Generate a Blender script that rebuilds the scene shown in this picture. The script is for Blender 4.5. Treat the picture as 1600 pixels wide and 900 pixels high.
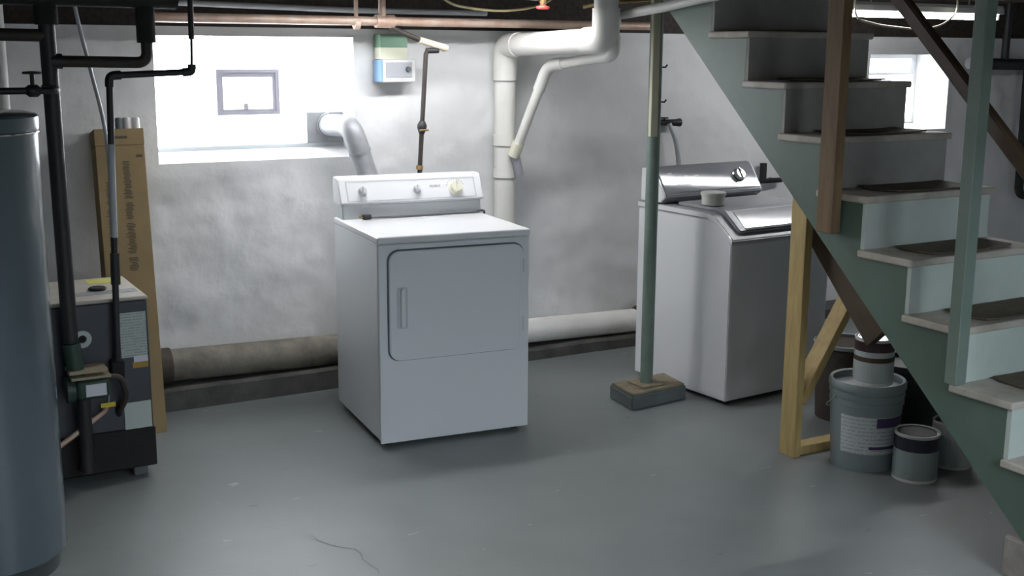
import bpy, bmesh, math, random
from mathutils import Vector, Matrix, noise

for o in list(bpy.data.objects):
    bpy.data.objects.remove(o, do_unlink=True)
sc = bpy.context.scene
COL = sc.collection
random.seed(7)
PI = math.pi

# ------------------------------------------------------------------ camera
CAM_H = 1.6853
cd = bpy.data.cameras.new('camera')
cam = bpy.data.objects.new('camera', cd)
COL.objects.link(cam)
R = Vector((0.86933848, -0.49417857, 0.00617595))
U = Vector((0.09267999, 0.17528807, 0.98014515))
W = Vector((0.4854493, 0.85150551, -0.19818514))
cam.matrix_world = Matrix(((R.x, U.x, -W.x, 0), (R.y, U.y, -W.y, 0), (R.z, U.z, -W.z, CAM_H), (0, 0, 0, 1)))
cd.sensor_width = 36
cd.lens = 1844.56 * 36 / 1600
cd.clip_start = 0.05
sc.camera = cam

# ------------------------------------------------------------------ light
WINDOW_L = 7.0      # radiance of the daylit glass
TUBE_L = 42.0       # radiance of the fluorescent tubes
w = bpy.data.worlds.new('world')
sc.world = w
w.use_nodes = True
bg = w.node_tree.nodes['Background']
bg.inputs[0].default_value = (0.75, 0.85, 1.0, 1)
bg.inputs[1].default_value = 1.0
vs = sc.view_settings
vs.view_transform = 'Standard'
vs.look = 'None'
vs.gamma = 1
vs.use_curve_mapping = False
vs.exposure = 0.6

# ------------------------------------------------------------------ materials
def mat(name, col, rough=0.5, metal=0.0, var=0.0, vscale=6.0, bump=0.0, bscale=40.0, col2=None, emit=0.0,
        stretch=None, coat=0.0, spec=0.5):
    m = bpy.data.materials.new(name)
    m.use_nodes = True
    nt = m.node_tree
    b = nt.nodes['Principled BSDF']
    b.inputs['Base Color'].default_value = (*col, 1)
    b.inputs['Roughness'].default_value = rough
    b.inputs['Metallic'].default_value = metal
    b.inputs['Specular IOR Level'].default_value = spec
    if coat:
        b.inputs['Coat Weight'].default_value = coat
        b.inputs['Coat Roughness'].default_value = 0.08
    if emit:
        b.inputs['Emission Color'].default_value = (*col, 1)
        b.inputs['Emission Strength'].default_value = emit
        return m
    tc = nt.nodes.new('ShaderNodeTexCoord')
    mp = nt.nodes.new('ShaderNodeMapping')
    nt.links.new(tc.outputs['Object'], mp.inputs[0])
    if stretch:
        mp.inputs['Scale'].default_value = stretch
    if var or col2:
        n = nt.nodes.new('ShaderNodeTexNoise')
        n.inputs['Scale'].default_value = vscale
        n.inputs['Detail'].default_value = 5
        n.inputs['Roughness'].default_value = 0.6
        nt.links.new(mp.outputs[0], n.inputs['Vector'])
        r = nt.nodes.new('ShaderNodeValToRGB')
        c2 = col2 or tuple(max(0, c * (1 - var)) for c in col)
        r.color_ramp.elements[0].position = 0.35
        r.color_ramp.elements[1].position = 0.62
        r.color_ramp.elements[0].color = (*c2, 1)
        r.color_ramp.elements[1].color = (*col, 1)
        nt.links.new(n.outputs['Fac'], r.inputs[0])
        nt.links.new(r.outputs[0], b.inputs['Base Color'])
    if bump:
        n2 = nt.nodes.new('ShaderNodeTexNoise')
        n2.inputs['Scale'].default_value = bscale
        n2.inputs['Detail'].default_value = 4
        nt.links.new(mp.outputs[0], n2.inputs['Vector'])
        bp = nt.nodes.new('ShaderNodeBump')
        bp.inputs['Strength'].default_value = bump
        bp.inputs['Distance'].default_value = 0.01
        nt.links.new(n2.outputs['Fac'], bp.inputs['Height'])
        nt.links.new(bp.outputs[0], b.inputs['Normal'])
    return m


def stripe_mat(name, paper, ink, period, axis='Z', duty=0.55, rough=0.6):
    """paper carrying rows of print too small to read"""
    m = mat(name, paper, rough)
    nt = m.node_tree
    b = nt.nodes['Principled BSDF']
    tc = nt.nodes.new('ShaderNodeTexCoord')
    sp = nt.nodes.new('ShaderNodeSeparateXYZ')
    nt.links.new(tc.outputs['Object'], sp.inputs[0])
    mu = nt.nodes.new('ShaderNodeMath'); mu.operation = 'MULTIPLY'; mu.inputs[1].default_value = 1 / period
    nt.links.new(sp.outputs[axis], mu.inputs[0])
    fr = nt.nodes.new('ShaderNodeMath'); fr.operation = 'FRACT'
    nt.links.new(mu.outputs[0], fr.inputs[0])
    gt = nt.nodes.new('ShaderNodeMath'); gt.operation = 'GREATER_THAN'; gt.inputs[1].default_value = duty
    nt.links.new(fr.outputs[0], gt.inputs[0])
    n = nt.nodes.new('ShaderNodeTexNoise'); n.inputs['Scale'].default_value = 90
    nt.links.new(tc.outputs['Object'], n.inputs['Vector'])
    g2 = nt.nodes.new('ShaderNodeMath'); g2.operation = 'GREATER_THAN'; g2.inputs[1].default_value = 0.45
    nt.links.new(n.outputs['Fac'], g2.inputs[0])
    pr = nt.nodes.new('ShaderNodeMath'); pr.operation = 'MULTIPLY'
    nt.links.new(gt.outputs[0], pr.inputs[0]); nt.links.new(g2.outputs[0], pr.inputs[1])
    mx = nt.nodes.new('ShaderNodeMix'); mx.data_type = 'RGBA'
    mx.inputs['A'].default_value = (*paper, 1); mx.inputs['B'].default_value = (*ink, 1)
    nt.links.new(pr.outputs[0], mx.inputs['Factor'])
    nt.links.new(mx.outputs['Result'], b.inputs['Base Color'])
    return m


M = {}
M['wall'] = mat('whitewashed stone', (0.73, 0.735, 0.735), 0.75, var=0.09, vscale=2.6, bump=0.5, bscale=14)
M['plaster'] = mat('painted plaster', (0.74, 0.74, 0.74), 0.7, var=0.1, vscale=3, bump=0.2, bscale=20)
M['curb'] = mat('bare concrete curb', (0.085, 0.083, 0.078), 0.85, var=0.4, vscale=7, bump=0.5, bscale=30)
M['concrete'] = mat('concrete pad', (0.32, 0.29, 0.27), 0.85, var=0.3, vscale=9, bump=0.5)
M['joist'] = mat('old dark joist wood', (0.050, 0.040, 0.032), 0.8, var=0.5, vscale=5, stretch=(8, 1, 8), bump=0.2)
M['subfloor'] = mat('dark subfloor boards', (0.055, 0.045, 0.038), 0.85, var=0.4, vscale=4, stretch=(1, 9, 1))
M['enamel'] = mat('white appliance enamel', (0.80, 0.81, 0.83), 0.28, coat=0.25)
M['enamel2'] = mat('dryer enamel', (0.76, 0.79, 0.82), 0.32, coat=0.2)
M['cream'] = mat('cream plastic', (0.78, 0.76, 0.62), 0.4)
M['mark'] = mat('grey print', (0.45, 0.45, 0.48), 0.5)
M['trimgrey'] = mat('grey enamel trim', (0.56, 0.58, 0.60), 0.35)
M['gap'] = mat('dark gap rubber', (0.10, 0.12, 0.13), 0.6)
M['rubber'] = mat('black rubber', (0.02, 0.02, 0.022), 0.7)
M['silver'] = mat('silver grey plastic', (0.27, 0.285, 0.31), 0.06)
M['silverlid'] = mat('satin silver lid', (0.36, 0.37, 0.40), 0.32)
M['chrome'] = mat('chrome', (0.7, 0.7, 0.7), 0.12, metal=1)
M['glossgrey'] = mat('glossy grey lid inset', (0.50, 0.51, 0.55), 0.12, coat=0.6)
M['cord'] = mat('grey cord', (0.10, 0.10, 0.11), 0.6)
M['galv'] = mat('galvanised duct', (0.33, 0.34, 0.355), 0.5, metal=0.3, var=0.2, vscale=12)
M['pvc'] = mat('white pvc', (0.70, 0.69, 0.655), 0.35)
M['pvcdark'] = mat('pvc joint line', (0.22, 0.22, 0.21), 0.6)
M['drain'] = mat('grimy beige drain pipe', (0.20, 0.185, 0.15), 0.75, var=0.45, vscale=7, bump=0.3)
M['drainwhite'] = mat('white painted drain pipe', (0.90, 0.88, 0.84), 0.6, var=0.05, vscale=8, bump=0.15)
M['hub'] = mat('dark iron hub', (0.055, 0.045, 0.035), 0.85, bump=0.4)
M['copper'] = mat('dull copper pipe', (0.50, 0.34, 0.26), 0.5, metal=0.25, col2=(0.62, 0.50, 0.42), vscale=9)
M['beigepipe'] = mat('beige painted pipe', (0.62, 0.54, 0.42), 0.55)
M['iron'] = mat('black iron pipe', (0.018, 0.018, 0.02), 0.5, var=0.3, vscale=14)
M['ironbrown'] = mat('dark brown iron pipe', (0.035, 0.027, 0.022), 0.6, var=0.3, vscale=14)
M['insul'] = mat('dark pipe lagging', (0.020, 0.022, 0.020), 0.9, var=0.4, vscale=8, bump=0.4)
M['conduit'] = mat('grey conduit', (0.42, 0.45, 0.47), 0.5, metal=0.2)
M['brass'] = mat('brass', (0.45, 0.32, 0.16), 0.35, metal=0.8)
M['red'] = mat('red painted handwheel', (0.60, 0.07, 0.06), 0.4)
M['yellowcable'] = mat('yellowish cable', (0.42, 0.36, 0.20), 0.6)
M['heater'] = mat('grey enamel water heater', (0.075, 0.102, 0.12), 0.22, coat=0.4)
M['heaterdark'] = mat('dark heater cap', (0.05, 0.06, 0.065), 0.45)
M['boilerjacket'] = mat('slate grey boiler jacket', (0.036, 0.042, 0.056), 0.45, var=0.2, vscale=5)
M['boilertop'] = mat('pale boiler top', (0.52, 0.49, 0.43), 0.5, var=0.15, vscale=9)
M['soot'] = mat('sooty black base', (0.012, 0.011, 0.011), 0.8, var=0.3)
M['pumpgreen'] = mat('dark green pump', (0.022, 0.055, 0.04), 0.5, var=0.2)
M['tan'] = mat('tan flange', (0.34, 0.29, 0.19), 0.55)
M['sticker_yellow'] = mat('yellow sticker', (0.62, 0.60, 0.14), 0.5)
M['sticker_orange'] = mat('orange sticker', (0.40, 0.24, 0.03), 0.5)
M['tag_yellow'] = mat('yellow tag', (0.60, 0.47, 0.03), 0.5)
M['paper'] = stripe_mat('printed instruction sheet', (0.46, 0.52, 0.50), (0.32, 0.37, 0.37), 0.011)
M['paperwhite'] = mat('white paper label', (0.70, 0.72, 0.78), 0.6)
M['papergreen'] = mat('pale rating plate', (0.48, 0.54, 0.52), 0.6)
M['card'] = mat('brown cardboard', (0.27, 0.195, 0.095), 0.8, var=0.12, vscale=5, bump=0.08)
M['cardink'] = mat('printed ink on cardboard', (0.085, 0.068, 0.045), 0.8)
M['whitetube'] = mat('white tube', (0.68, 0.68, 0.66), 0.5)
M['columngreen'] = mat('green painted steel', (0.16, 0.215, 0.185), 0.45, var=0.2, vscale=10)
M['columncream'] = mat('cream painted board', (0.55, 0.53, 0.40), 0.6)
M['blockwood'] = mat('weathered wood block', (0.27, 0.225, 0.15), 0.8, var=0.45, vscale=8, bump=0.4)
M['blockside'] = mat('grey painted block', (0.13, 0.15, 0.15), 0.7, var=0.3)
M['pine'] = mat('new pine', (0.46, 0.345, 0.145), 0.65, col2=(0.37, 0.265, 0.105), vscale=6, stretch=(6, 6, 0.8))
M['darkwood'] = mat('dark stained wood', (0.075, 0.05, 0.028), 0.7, var=0.4, vscale=6, stretch=(6, 1, 1))
M['brownpost'] = mat('brown unpainted post', (0.185, 0.115, 0.055), 0.7, var=0.35, vscale=5, stretch=(6, 6, 0.8))
M['stairgreen'] = mat('sage green stair paint', (0.098, 0.145, 0.114), 0.5, var=0.12, vscale=6)
M['riser'] = mat('pale riser paint', (0.51, 0.575, 0.53), 0.5, var=0.10, vscale=5)
M['risergrey'] = mat('darker grey riser board', (0.33, 0.325, 0.30), 0.7, var=0.2, vscale=5)  # darker greyish tone used on the upper risers
M['tread'] = mat('worn painted tread', (0.48, 0.45, 0.40), 0.6, col2=(0.36, 0.32, 0.26), vscale=9)
M['matbrown'] = mat('brown rubber tread mat', (0.115, 0.09, 0.058), 0.8, var=0.3, vscale=20, bump=0.3, bscale=120)
M['postgreen'] = mat('pale green post paint', (0.155, 0.20, 0.168), 0.5, var=0.1)
M['rail'] = mat('dark brown handrail', (0.09, 0.055, 0.035), 0.5, var=0.3, vscale=6)
M['bucket'] = mat('white pail plastic', (0.23, 0.275, 0.285), 0.45)
M['bucketlabel'] = stripe_mat('pail label', (0.58, 0.62, 0.63), (0.42, 0.45, 0.47), 0.016)
M['purple'] = mat('purple print', (0.07, 0.045, 0.13), 0.5)
M['canwhite'] = mat('pale can label', (0.46, 0.50, 0.51), 0.45)
M['candark'] = mat('dark red label band', (0.045, 0.018, 0.022), 0.4)
M['canlid'] = mat('metal lid', (0.62, 0.63, 0.72), 0.25, metal=0.6)
M['cannavy'] = mat('navy label band', (0.016, 0.018, 0.035), 0.45)
M['cangreen'] = mat('grey green can label', (0.28, 0.34, 0.34), 0.5)
M['canrim'] = mat('white rim', (0.62, 0.64, 0.62), 0.4)
M['blackpail'] = mat('black pail', (0.012, 0.013, 0.014), 0.5)
M['blueside'] = mat('blue plastic', (0.22, 0.38, 0.60), 0.5)
M['greencarton'] = mat('green carton', (0.15, 0.27, 0.19), 0.6)
M['creamcarton'] = mat('cream carton', (0.66, 0.68, 0.55), 0.6)
M['panelgrey'] = mat('grey panel', (0.36, 0.37, 0.40), 0.5)
M['fixture'] = mat('white lamp housing', (0.62, 0.62, 0.62), 0.4)
M['vinyl'] = mat('grey vinyl frame', (0.40, 0.40, 0.46), 0.5)
M['glassblock'] = mat('daylit glass block', (0.93, 0.965, 1.0), 0.3, emit=WINDOW_L)
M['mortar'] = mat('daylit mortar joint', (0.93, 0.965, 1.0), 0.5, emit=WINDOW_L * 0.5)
M['pane'] = mat('daylit pane', (0.93, 0.965, 1.0), 0.2, emit=WINDOW_L * 1.2)
M['paneblind'] = mat('daylit frosted upper pane', (0.80, 0.88, 1.0), 0.4, emit=0.62)
M['tube'] = mat('lit fluorescent tube', (0.985, 0.99, 1.0), 0.3, emit=TUBE_L)
M['fillcool'] = mat('lit cool white fill tube', (0.78, 0.90, 1.0), 0.3, emit=TUBE_L * 4.8)
M['fillfloor'] = mat('lit bright fill tube', (1.0, 0.98, 0.94), 0.3, emit=TUBE_L * 1.6)
M['tubefar'] = mat('lit strip tube', (0.985, 0.99, 1.0), 0.3, emit=TUBE_L * 1.5)
M['sillgrey'] = mat('grey mortar bed', (0.42, 0.45, 0.47), 0.7)

# floor paint
def floor_mat():
    m = mat('grey floor paint', (0.30, 0.33, 0.335), 0.42)
    nt = m.node_tree
    b = nt.nodes['Principled BSDF']
    tc = nt.nodes.new('ShaderNodeTexCoord')
    n1 = nt.nodes.new('ShaderNodeTexNoise'); n1.inputs['Scale'].default_value = 1.7; n1.inputs['Detail'].default_value = 6
    nt.links.new(tc.outputs['Object'], n1.inputs['Vector'])
    r1 = nt.nodes.new('ShaderNodeValToRGB')
    r1.color_ramp.elements[0].position = 0.3; r1.color_ramp.elements[0].color = (0.165, 0.182, 0.181, 1)
    r1.color_ramp.elements[1].position = 0.7; r1.color_ramp.elements[1].color = (0.205, 0.225, 0.225, 1)
    nt.links.new(n1.outputs['Fac'], r1.inputs[0])
    # chips of bare concrete and dark scuffs
    mp = nt.nodes.new('ShaderNodeMapping'); mp.inputs['Scale'].default_value = (5, 14, 5)
    nt.links.new(tc.outputs['Object'], mp.inputs[0])
    n2 = nt.nodes.new('ShaderNodeTexNoise'); n2.inputs['Scale'].default_value = 1.4; n2.inputs['Detail'].default_value = 3
    nt.links.new(mp.outputs[0], n2.inputs['Vector'])
    r2 = nt.nodes.new('ShaderNodeValToRGB')
    r2.color_ramp.elements[0].position = 0.715; r2.color_ramp.elements[0].color = (0, 0, 0, 1)
    r2.color_ramp.elements[1].position = 0.735; r2.color_ramp.elements[1].color = (1, 1, 1, 1)
    nt.links.new(n2.outputs['Fac'], r2.inputs[0])
    mx = nt.nodes.new('ShaderNodeMix'); mx.data_type = 'RGBA'
    mx.inputs['B'].default_value = (0.30, 0.315, 0.31, 1)
    nt.links.new(r2.outputs[0], mx.inputs['Factor'])
    nt.links.new(r1.outputs[0], mx.inputs['A'])
    r3 = nt.nodes.new('ShaderNodeValToRGB')
    r3.color_ramp.elements[0].position = 0.25; r3.color_ramp.elements[0].color = (1, 1, 1, 1)
    r3.color_ramp.elements[1].position = 0.27; r3.color_ramp.elements[1].color = (0, 0, 0, 1)
    nt.links.new(n2.outputs['Fac'], r3.inputs[0])
    mx2 = nt.nodes.new('ShaderNodeMix'); mx2.data_type = 'RGBA'
    mx2.inputs['B'].default_value = (0.12, 0.13, 0.13, 1)
    nt.links.new(r3.outputs[0], mx2.inputs['Factor'])
    nt.links.new(mx.outputs['Result'], mx2.inputs['A'])
    nt.links.new(mx2.outputs['Result'], b.inputs['Base Color'])
    n4 = nt.nodes.new('ShaderNodeTexNoise'); n4.inputs['Scale'].default_value = 9; n4.inputs['Detail'].default_value = 6
    nt.links.new(tc.outputs['Object'], n4.inputs['Vector'])
    bp = nt.nodes.new('ShaderNodeBump'); bp.inputs['Strength'].default_value = 0.18; bp.inputs['Distance'].default_value = 0.01
    nt.links.new(n4.outputs['Fac'], bp.inputs['Height'])
    nt.links.new(bp.outputs[0], b.inputs['Normal'])
    return m


M['floor'] = floor_mat()

# ------------------------------------------------------------------ helpers
def obj(name, bm, m, parent=None, smooth=False, kind=None):
    me = bpy.data.meshes.new(name)
    bmesh.ops.recalc_face_normals(bm, faces=bm.faces)
    bm.to_mesh(me)
    bm.free()
    mats = m if isinstance(m, (list, tuple)) else [m]
    for k in mats:
        me.materials.append(M[k])
    if smooth:
        for p in me.polygons:
            p.use_smooth = True
        try:
            me.set_sharp_from_angle(angle=math.radians(40))
        except Exception:
            pass
    o = bpy.data.objects.new(name, me)
    COL.objects.link(o)
    if parent is not None:
        o.parent = parent
    if kind:
        o['kind'] = kind
    return o


def tag(o, label, cat, group=None):
    o['label'] = label
    o['category'] = cat
    if group:
        o['group'] = group
    return o


def thing(name, label, cat, loc=(0, 0, 0), rz=0.0, group=None):
    o = bpy.data.objects.new(name, None)
    COL.objects.link(o)
    o.empty_display_size = 0.1
    o.location = loc
    o.rotation_euler = (0, 0, rz)
    return tag(o, label, cat, group)


def setting(name, loc=(0, 0, 0)):
    o = bpy.data.objects.new(name, None)
    COL.objects.link(o)
    o.location = loc
    o['kind'] = 'structure'
    return o


def box(x0, x1, y0, y1, z0, z1, bev=0.0, seg=2, bm=None):
    b2 = bmesh.new()
    bmesh.ops.create_cube(b2, size=1)
    for v in b2.verts:
        v.co = Vector((x0 + (v.co.x + .5) * (x1 - x0), y0 + (v.co.y + .5) * (y1 - y0), z0 + (v.co.z + .5) * (z1 - z0)))
    if bev:
        bmesh.ops.bevel(b2, geom=b2.edges[:], offset=bev, segments=seg, profile=0.5, affect='EDGES')
    if bm is None:
        return b2
    tmp = bpy.data.meshes.new('tmp')
    b2.to_mesh(tmp); b2.free()
    bm.from_mesh(tmp)
    bpy.data.meshes.remove(tmp)
    return bm


def beam(a, b, wx, wy, roll_axis=Vector((1, 0, 0)), bev=0.002):
    """rectangular timber between two points; wx across roll_axis, wy the other way"""
    a = Vector(a); b = Vector(b)
    d = (b - a).normalized()
    x = roll_axis - d * roll_axis.dot(d)
    x.normalize()
    y = d.cross(x)
    bm = bmesh.new()
    vs_ = []
    for p in (a, b):
        for sx, sy in ((-1, -1), (1, -1), (1, 1), (-1, 1)):
            vs_.append(bm.verts.new(p + x * sx * wx / 2 + y * sy * wy / 2))
    for f in ((0, 1, 2, 3), (7, 6, 5, 4), (0, 4, 5, 1), (1, 5, 6, 2), (2, 6, 7, 3), (3, 7, 4, 0)):
        bm.faces.new([vs_[i] for i in f])
    if bev:
        bmesh.ops.bevel(bm, geom=bm.edges[:], offset=bev, segments=1, affect='EDGES')
    return bm


def fillet(pts, rad, n=6):
    pts = [Vector(p) for p in pts]
    out = [pts[0]]
    for i in range(1, len(pts) - 1):
        p, q, r = pts[i - 1], pts[i], pts[i + 1]
        a = (p - q); b = (r - q)
        la, lb = a.length, b.length
        t = min(rad, la * .49, lb * .49)
        a.normalize(); b.normalize()
        s, e = q + a * t, q + b * t
        for k in range(n + 1):
            u = k / n
            out.append(s * (1 - u) ** 2 + q * 2 * u * (1 - u) + e * u * u)
    out.append(pts[-1])
    return out


def sweep(pts, r, seg=14, bm=None, cap=True):
    if bm is None:
        bm = bmesh.new()
    pts = [Vector(p) for p in pts]
    rs = r if isinstance(r, (list, tuple)) else [r] * len(pts)
    d0 = (pts[1] - pts[0]).normalized()
    up = Vector((0, 0, 1)) if abs(d0.z) < .9 else Vector((1, 0, 0))
    x = (up - d0 * up.dot(d0)).normalized()
    rings = []
    for i, p in enumerate(pts):
        if i == 0:
            d = d0
        elif i == len(pts) - 1:
            d = (pts[i] - pts[i - 1]).normalized()
        else:
            d = ((pts[i] - pts[i - 1]).normalized() + (pts[i + 1] - pts[i]).normalized()).normalized()
        x = (x - d * x.dot(d)).normalized()
        y = d.cross(x)
        rings.append([bm.verts.new(p + (x * math.cos(2 * PI * k / seg) + y * math.sin(2 * PI * k / seg)) * rs[i]) for k in range(seg)])
    for a, b in zip(rings, rings[1:]):
        for k in range(seg):
            bm.faces.new((a[k], a[(k + 1) % seg], b[(k + 1) % seg], b[k]))
    if cap:
        bm.faces.new(rings[0][::-1])
        bm.faces.new(rings[-1])
    return bm


def lathe(prof, c=(0, 0, 0), seg=32, bm=None, closed=True):
    """profile of (r, z) from bottom to top about the vertical axis"""
    if bm is None:
        bm = bmesh.new()
    rings = []
    for r, z in prof:
        if r < 1e-5:
            rings.append([bm.verts.new((c[0], c[1], c[2] + z))])
        else:
            rings.append([bm.verts.new((c[0] + r * math.cos(2 * PI * k / seg), c[1] + r * math.sin(2 * PI * k / seg), c[2] + z)) for k in range(seg)])
    for a, b in zip(rings, rings[1:]):
        for k in range(seg):
            k2 = (k + 1) % seg
            if len(a) == 1 and len(b) == 1:
                continue
            if len(a) == 1:
                bm.faces.new((a[0], b[k2], b[k]))
            elif len(b) == 1:
                bm.faces.new((a[k], a[k2], b[0]))
            else:
                bm.faces.new((a[k], a[k2], b[k2], b[k]))
    return bm


def shell(prof, a0, a1, c=(0, 0, 0), seg=14, bm=None, t=0.001):
    """thin curved label wrapped round an axis between two angles (degrees)"""
    if bm is None:
        bm = bmesh.new()
    rows = []
    for off in (0, t):
        rr = []
        for r, z in prof:
            rr.append([bm.verts.new((c[0] + (r + off) * math.cos(math.radians(a0 + (a1 - a0) * k / seg)),
                                     c[1] + (r + off) * math.sin(math.radians(a0 + (a1 - a0) * k / seg)), c[2] + z)) for k in range(seg + 1)])
        rows.append(rr)
    n = len(prof)
    for i in range(n - 1):
        for k in range(seg):
            bm.faces.new((rows[1][i][k], rows[1][i][k + 1], rows[1][i + 1][k + 1], rows[1][i + 1][k]))
            bm.faces.new((rows[0][i][k], rows[0][i + 1][k], rows[0][i + 1][k + 1], rows[0][i][k + 1]))
    for k in range(seg):
        bm.faces.new((rows[0][0][k], rows[0][0][k + 1], rows[1][0][k + 1], rows[1][0][k]))
        bm.faces.new((rows[0][-1][k], rows[1][-1][k], rows[1][-1][k + 1], rows[0][-1][k + 1]))
    for i in range(n - 1):
        bm.faces.new((rows[0][i][0], rows[1][i][0], rows[1][i + 1][0], rows[0][i + 1][0]))
        bm.faces.new((rows[0][i][-1], rows[0][i + 1][-1], rows[1][i + 1][-1], rows[1][i][-1]))
    return bm


def prism(poly, axis, a, b, bev=0.0, bm=None):
    """extrude a 2-D polygon; axis 'x': poly is (y,z); 'y': (x,z); 'z': (x,y)"""
    b2 = bmesh.new()
    def P(p, t):
        return {'x': (t, p[0], p[1]), 'y': (p[0], t, p[1]), 'z': (p[0], p[1], t)}[axis]
    A = [b2.verts.new(P(p, a)) for p in poly]
    B = [b2.verts.new(P(p, b)) for p in poly]
    b2.faces.new(A[::-1]); b2.faces.new(B)
    n = len(poly)
    for i in range(n):
        b2.faces.new((A[i], A[(i + 1) % n], B[(i + 1) % n], B[i]))
    bmesh.ops.recalc_face_normals(b2, faces=b2.faces)
    if bev:
        bmesh.ops.bevel(b2, geom=b2.edges[:], offset=bev, segments=2, affect='EDGES')
    if bm is None:
        return b2
    tmp = bpy.data.meshes.new('tmp'); b2.to_mesh(tmp); b2.free(); bm.from_mesh(tmp); bpy.data.meshes.remove(tmp)
    return bm


def rrect(x0, x1, z0, z1, r, n=6):
    pts = []
    for cx, cz, s in ((x1 - r, z1 - r, 0), (x0 + r, z1 - r, 90), (x0 + r, z0 + r, 180), (x1 - r, z0 + r, 270)):
        for k in range(n + 1):
            a = math.radians(s + 90 * k / n)
            pts.append((cx + r * math.cos(a), cz + r * math.sin(a)))
    return pts


def ring(outer, inner, axis, a, b):
    """frame between two outlines with equal point counts"""
    bm = bmesh.new()
    def P(p, t):
        return {'x': (t, p[0], p[1]), 'y': (p[0], t, p[1]), 'z': (p[0], p[1], t)}[axis]
    L = [[bm.verts.new(P(p, t)) for p in o] for t in (a, b) for o in (outer, inner)]
    n = len(outer)
    for i in range(n):
        j = (i + 1) % n
        bm.faces.new((L[0][i], L[0][j], L[1][j], L[1][i]))
        bm.faces.new((L[2][i], L[3][i], L[3][j], L[2][j]))
        bm.faces.new((L[0][i], L[2][i], L[2][j], L[0][j]))
        bm.faces.new((L[1][i], L[1][j], L[3][j], L[3][i]))
    return bm


def rect(x0, x1, z0, z1):
    return [(x0, z0), (x1, z0), (x1, z1), (x0, z1)]


# ------------------------------------------------------------------ setting
X0, X1, Y0, Y1 = -1.7, 8.1, -2.6, 5.60
WTOP = 1.78
JB, JT = 2.01, 2.20          # joist bottom / top

def grid_floor():
    bm = bmesh.new()
    v = [bm.verts.new(p) for p in ((X0, Y0, 0), (X1, Y0, 0), (X1, Y1 + .3, 0), (X0, Y1 + .3, 0), (X0, Y0, -.1), (X1, Y0, -.1), (X1, Y1 + .3, -.1), (X0, Y1 + .3, -.1))]
    for f in ((0, 1, 2, 3), (7, 6, 5, 4), (0, 4, 5, 1), (1, 5, 6, 2), (2, 6, 7, 3), (3, 7, 4, 0)):
        bm.faces.new([v[i] for i in f])
    return bm


fl = obj('floor', grid_floor(), 'floor', kind='structure')
ck = [(1.327, 3.755), (1.33, 3.686), (1.352, 3.636), (1.38, 3.596), (1.416, 3.561), (1.419, 3.515), (1.406, 3.468), (1.412, 3.41), (1.419, 3.369), (1.406, 3.325)]
bm = bmesh.new()
prev = None
for i, (x, y) in enumerate(ck):
    wd = 0.0024 if 0 < i < len(ck) - 1 else 0.0008
    a = bm.verts.new((x - wd, y - wd * .5, .0008)); b = bm.verts.new((x + wd, y + wd * .5, .0008))
    if prev:
        bm.faces.new((prev[0], prev[1], b, a))
    prev = (a, b)
M['crack'] = mat('hairline crack', (0.16, 0.17, 0.17), 0.8)
obj('crack', bm, 'crack', fl)

OPEN1 = (1.295, 2.275, 1.150, 1.738)
OPEN2 = (5.84, 6.59, 1.172, 1.668)

def wall_disp(x, z):
    p = Vector((x, z * 1.25, 0.3))
    a = noise.noise(p * 2.1) * 0.026 + noise.noise(p * 5.3 + Vector((3, 1, 0))) * 0.016 + noise.noise(p * 13 + Vector((9, 4, 0))) * 0.007 + noise.noise(p * 29) * 0.0025
    return a


def back_wall():
    bm = bmesh.new()
    def lines(a, b, step, extra):
        n = int(round((b - a) / step))
        s = [a + (b - a) * i / n for i in range(n + 1)]
        for e in extra:
            k = min(range(len(s)), key=lambda i: abs(s[i] - e))
            s[k] = e
        return sorted(set(s))
    xs = lines(X0, X1, .026, [OPEN1[0], OPEN1[1], OPEN2[0], OPEN2[1]])
    zs = lines(0, WTOP, .026, [OPEN1[2], OPEN1[3], OPEN2[2], OPEN2[3]])
    V = {}
    def inside(x, z, o, e=0):
        return o[0] + e < x < o[1] - e and o[2] + e < z < o[3] - e
    def edge(x, z):
        f = 1.0
        for o in (OPEN1, OPEN2):
            dx = max(o[0] - x, 0, x - o[1]); dz = max(o[2] - z, 0, z - o[3])
            f = min(f, math.hypot(dx, dz) / .07)
        return f
    def vert(i, j):
        if (i, j) not in V:
            x, z = xs[i], zs[j]
            d_ = wall_disp(x, z) * edge(x, z)
            if z < .42:
                k_ = max(0, min(1, (z - .28) / .14))
                d_ = min(d_, d_ * k_ - .004 * (1 - k_)) if d_ > 0 else d_
            V[(i, j)] = bm.verts.new((x, Y1 - d_, z))
        return V[(i, j)]
    for i in range(len(xs) - 1):
        for j in range(len(zs) - 1):
            cx, cz = (xs[i] + xs[i + 1]) / 2, (zs[j] + zs[j + 1]) / 2
            if inside(cx, cz, OPEN1) or inside(cx, cz, OPEN2):
                continue
            bm.faces.new((vert(i, j), vert(i + 1, j), vert(i + 1, j + 1), vert(i, j + 1)))
    # top ledge and back so the wall has thickness
    def quad(*p):
        bm.faces.new([bm.verts.new(q) for q in p])
    quad((X0, Y1 - .02, WTOP), (X1, Y1 - .02, WTOP), (X1, 6.0, WTOP), (X0, 6.0, WTOP))
    for o, yb, zl, zt in ((OPEN1, 5.80, 1.200, OPEN1[3]), (OPEN2, 5.92, 1.20, OPEN2[3])):
        a, b, c, d = o
        quad((a, Y1, c), (b, Y1, c), (b, yb, zl), (a, yb, zl))
        quad((a, Y1, d), (a, yb, zt), (b, yb, zt), (b, Y1, d))
        quad((a, Y1, c), (a, yb, zl), (a, yb, zt), (a, Y1, d))
        quad((b, Y1, c), (b, Y1, d), (b, yb, zt), (b, yb, zl))
    return bm


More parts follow.
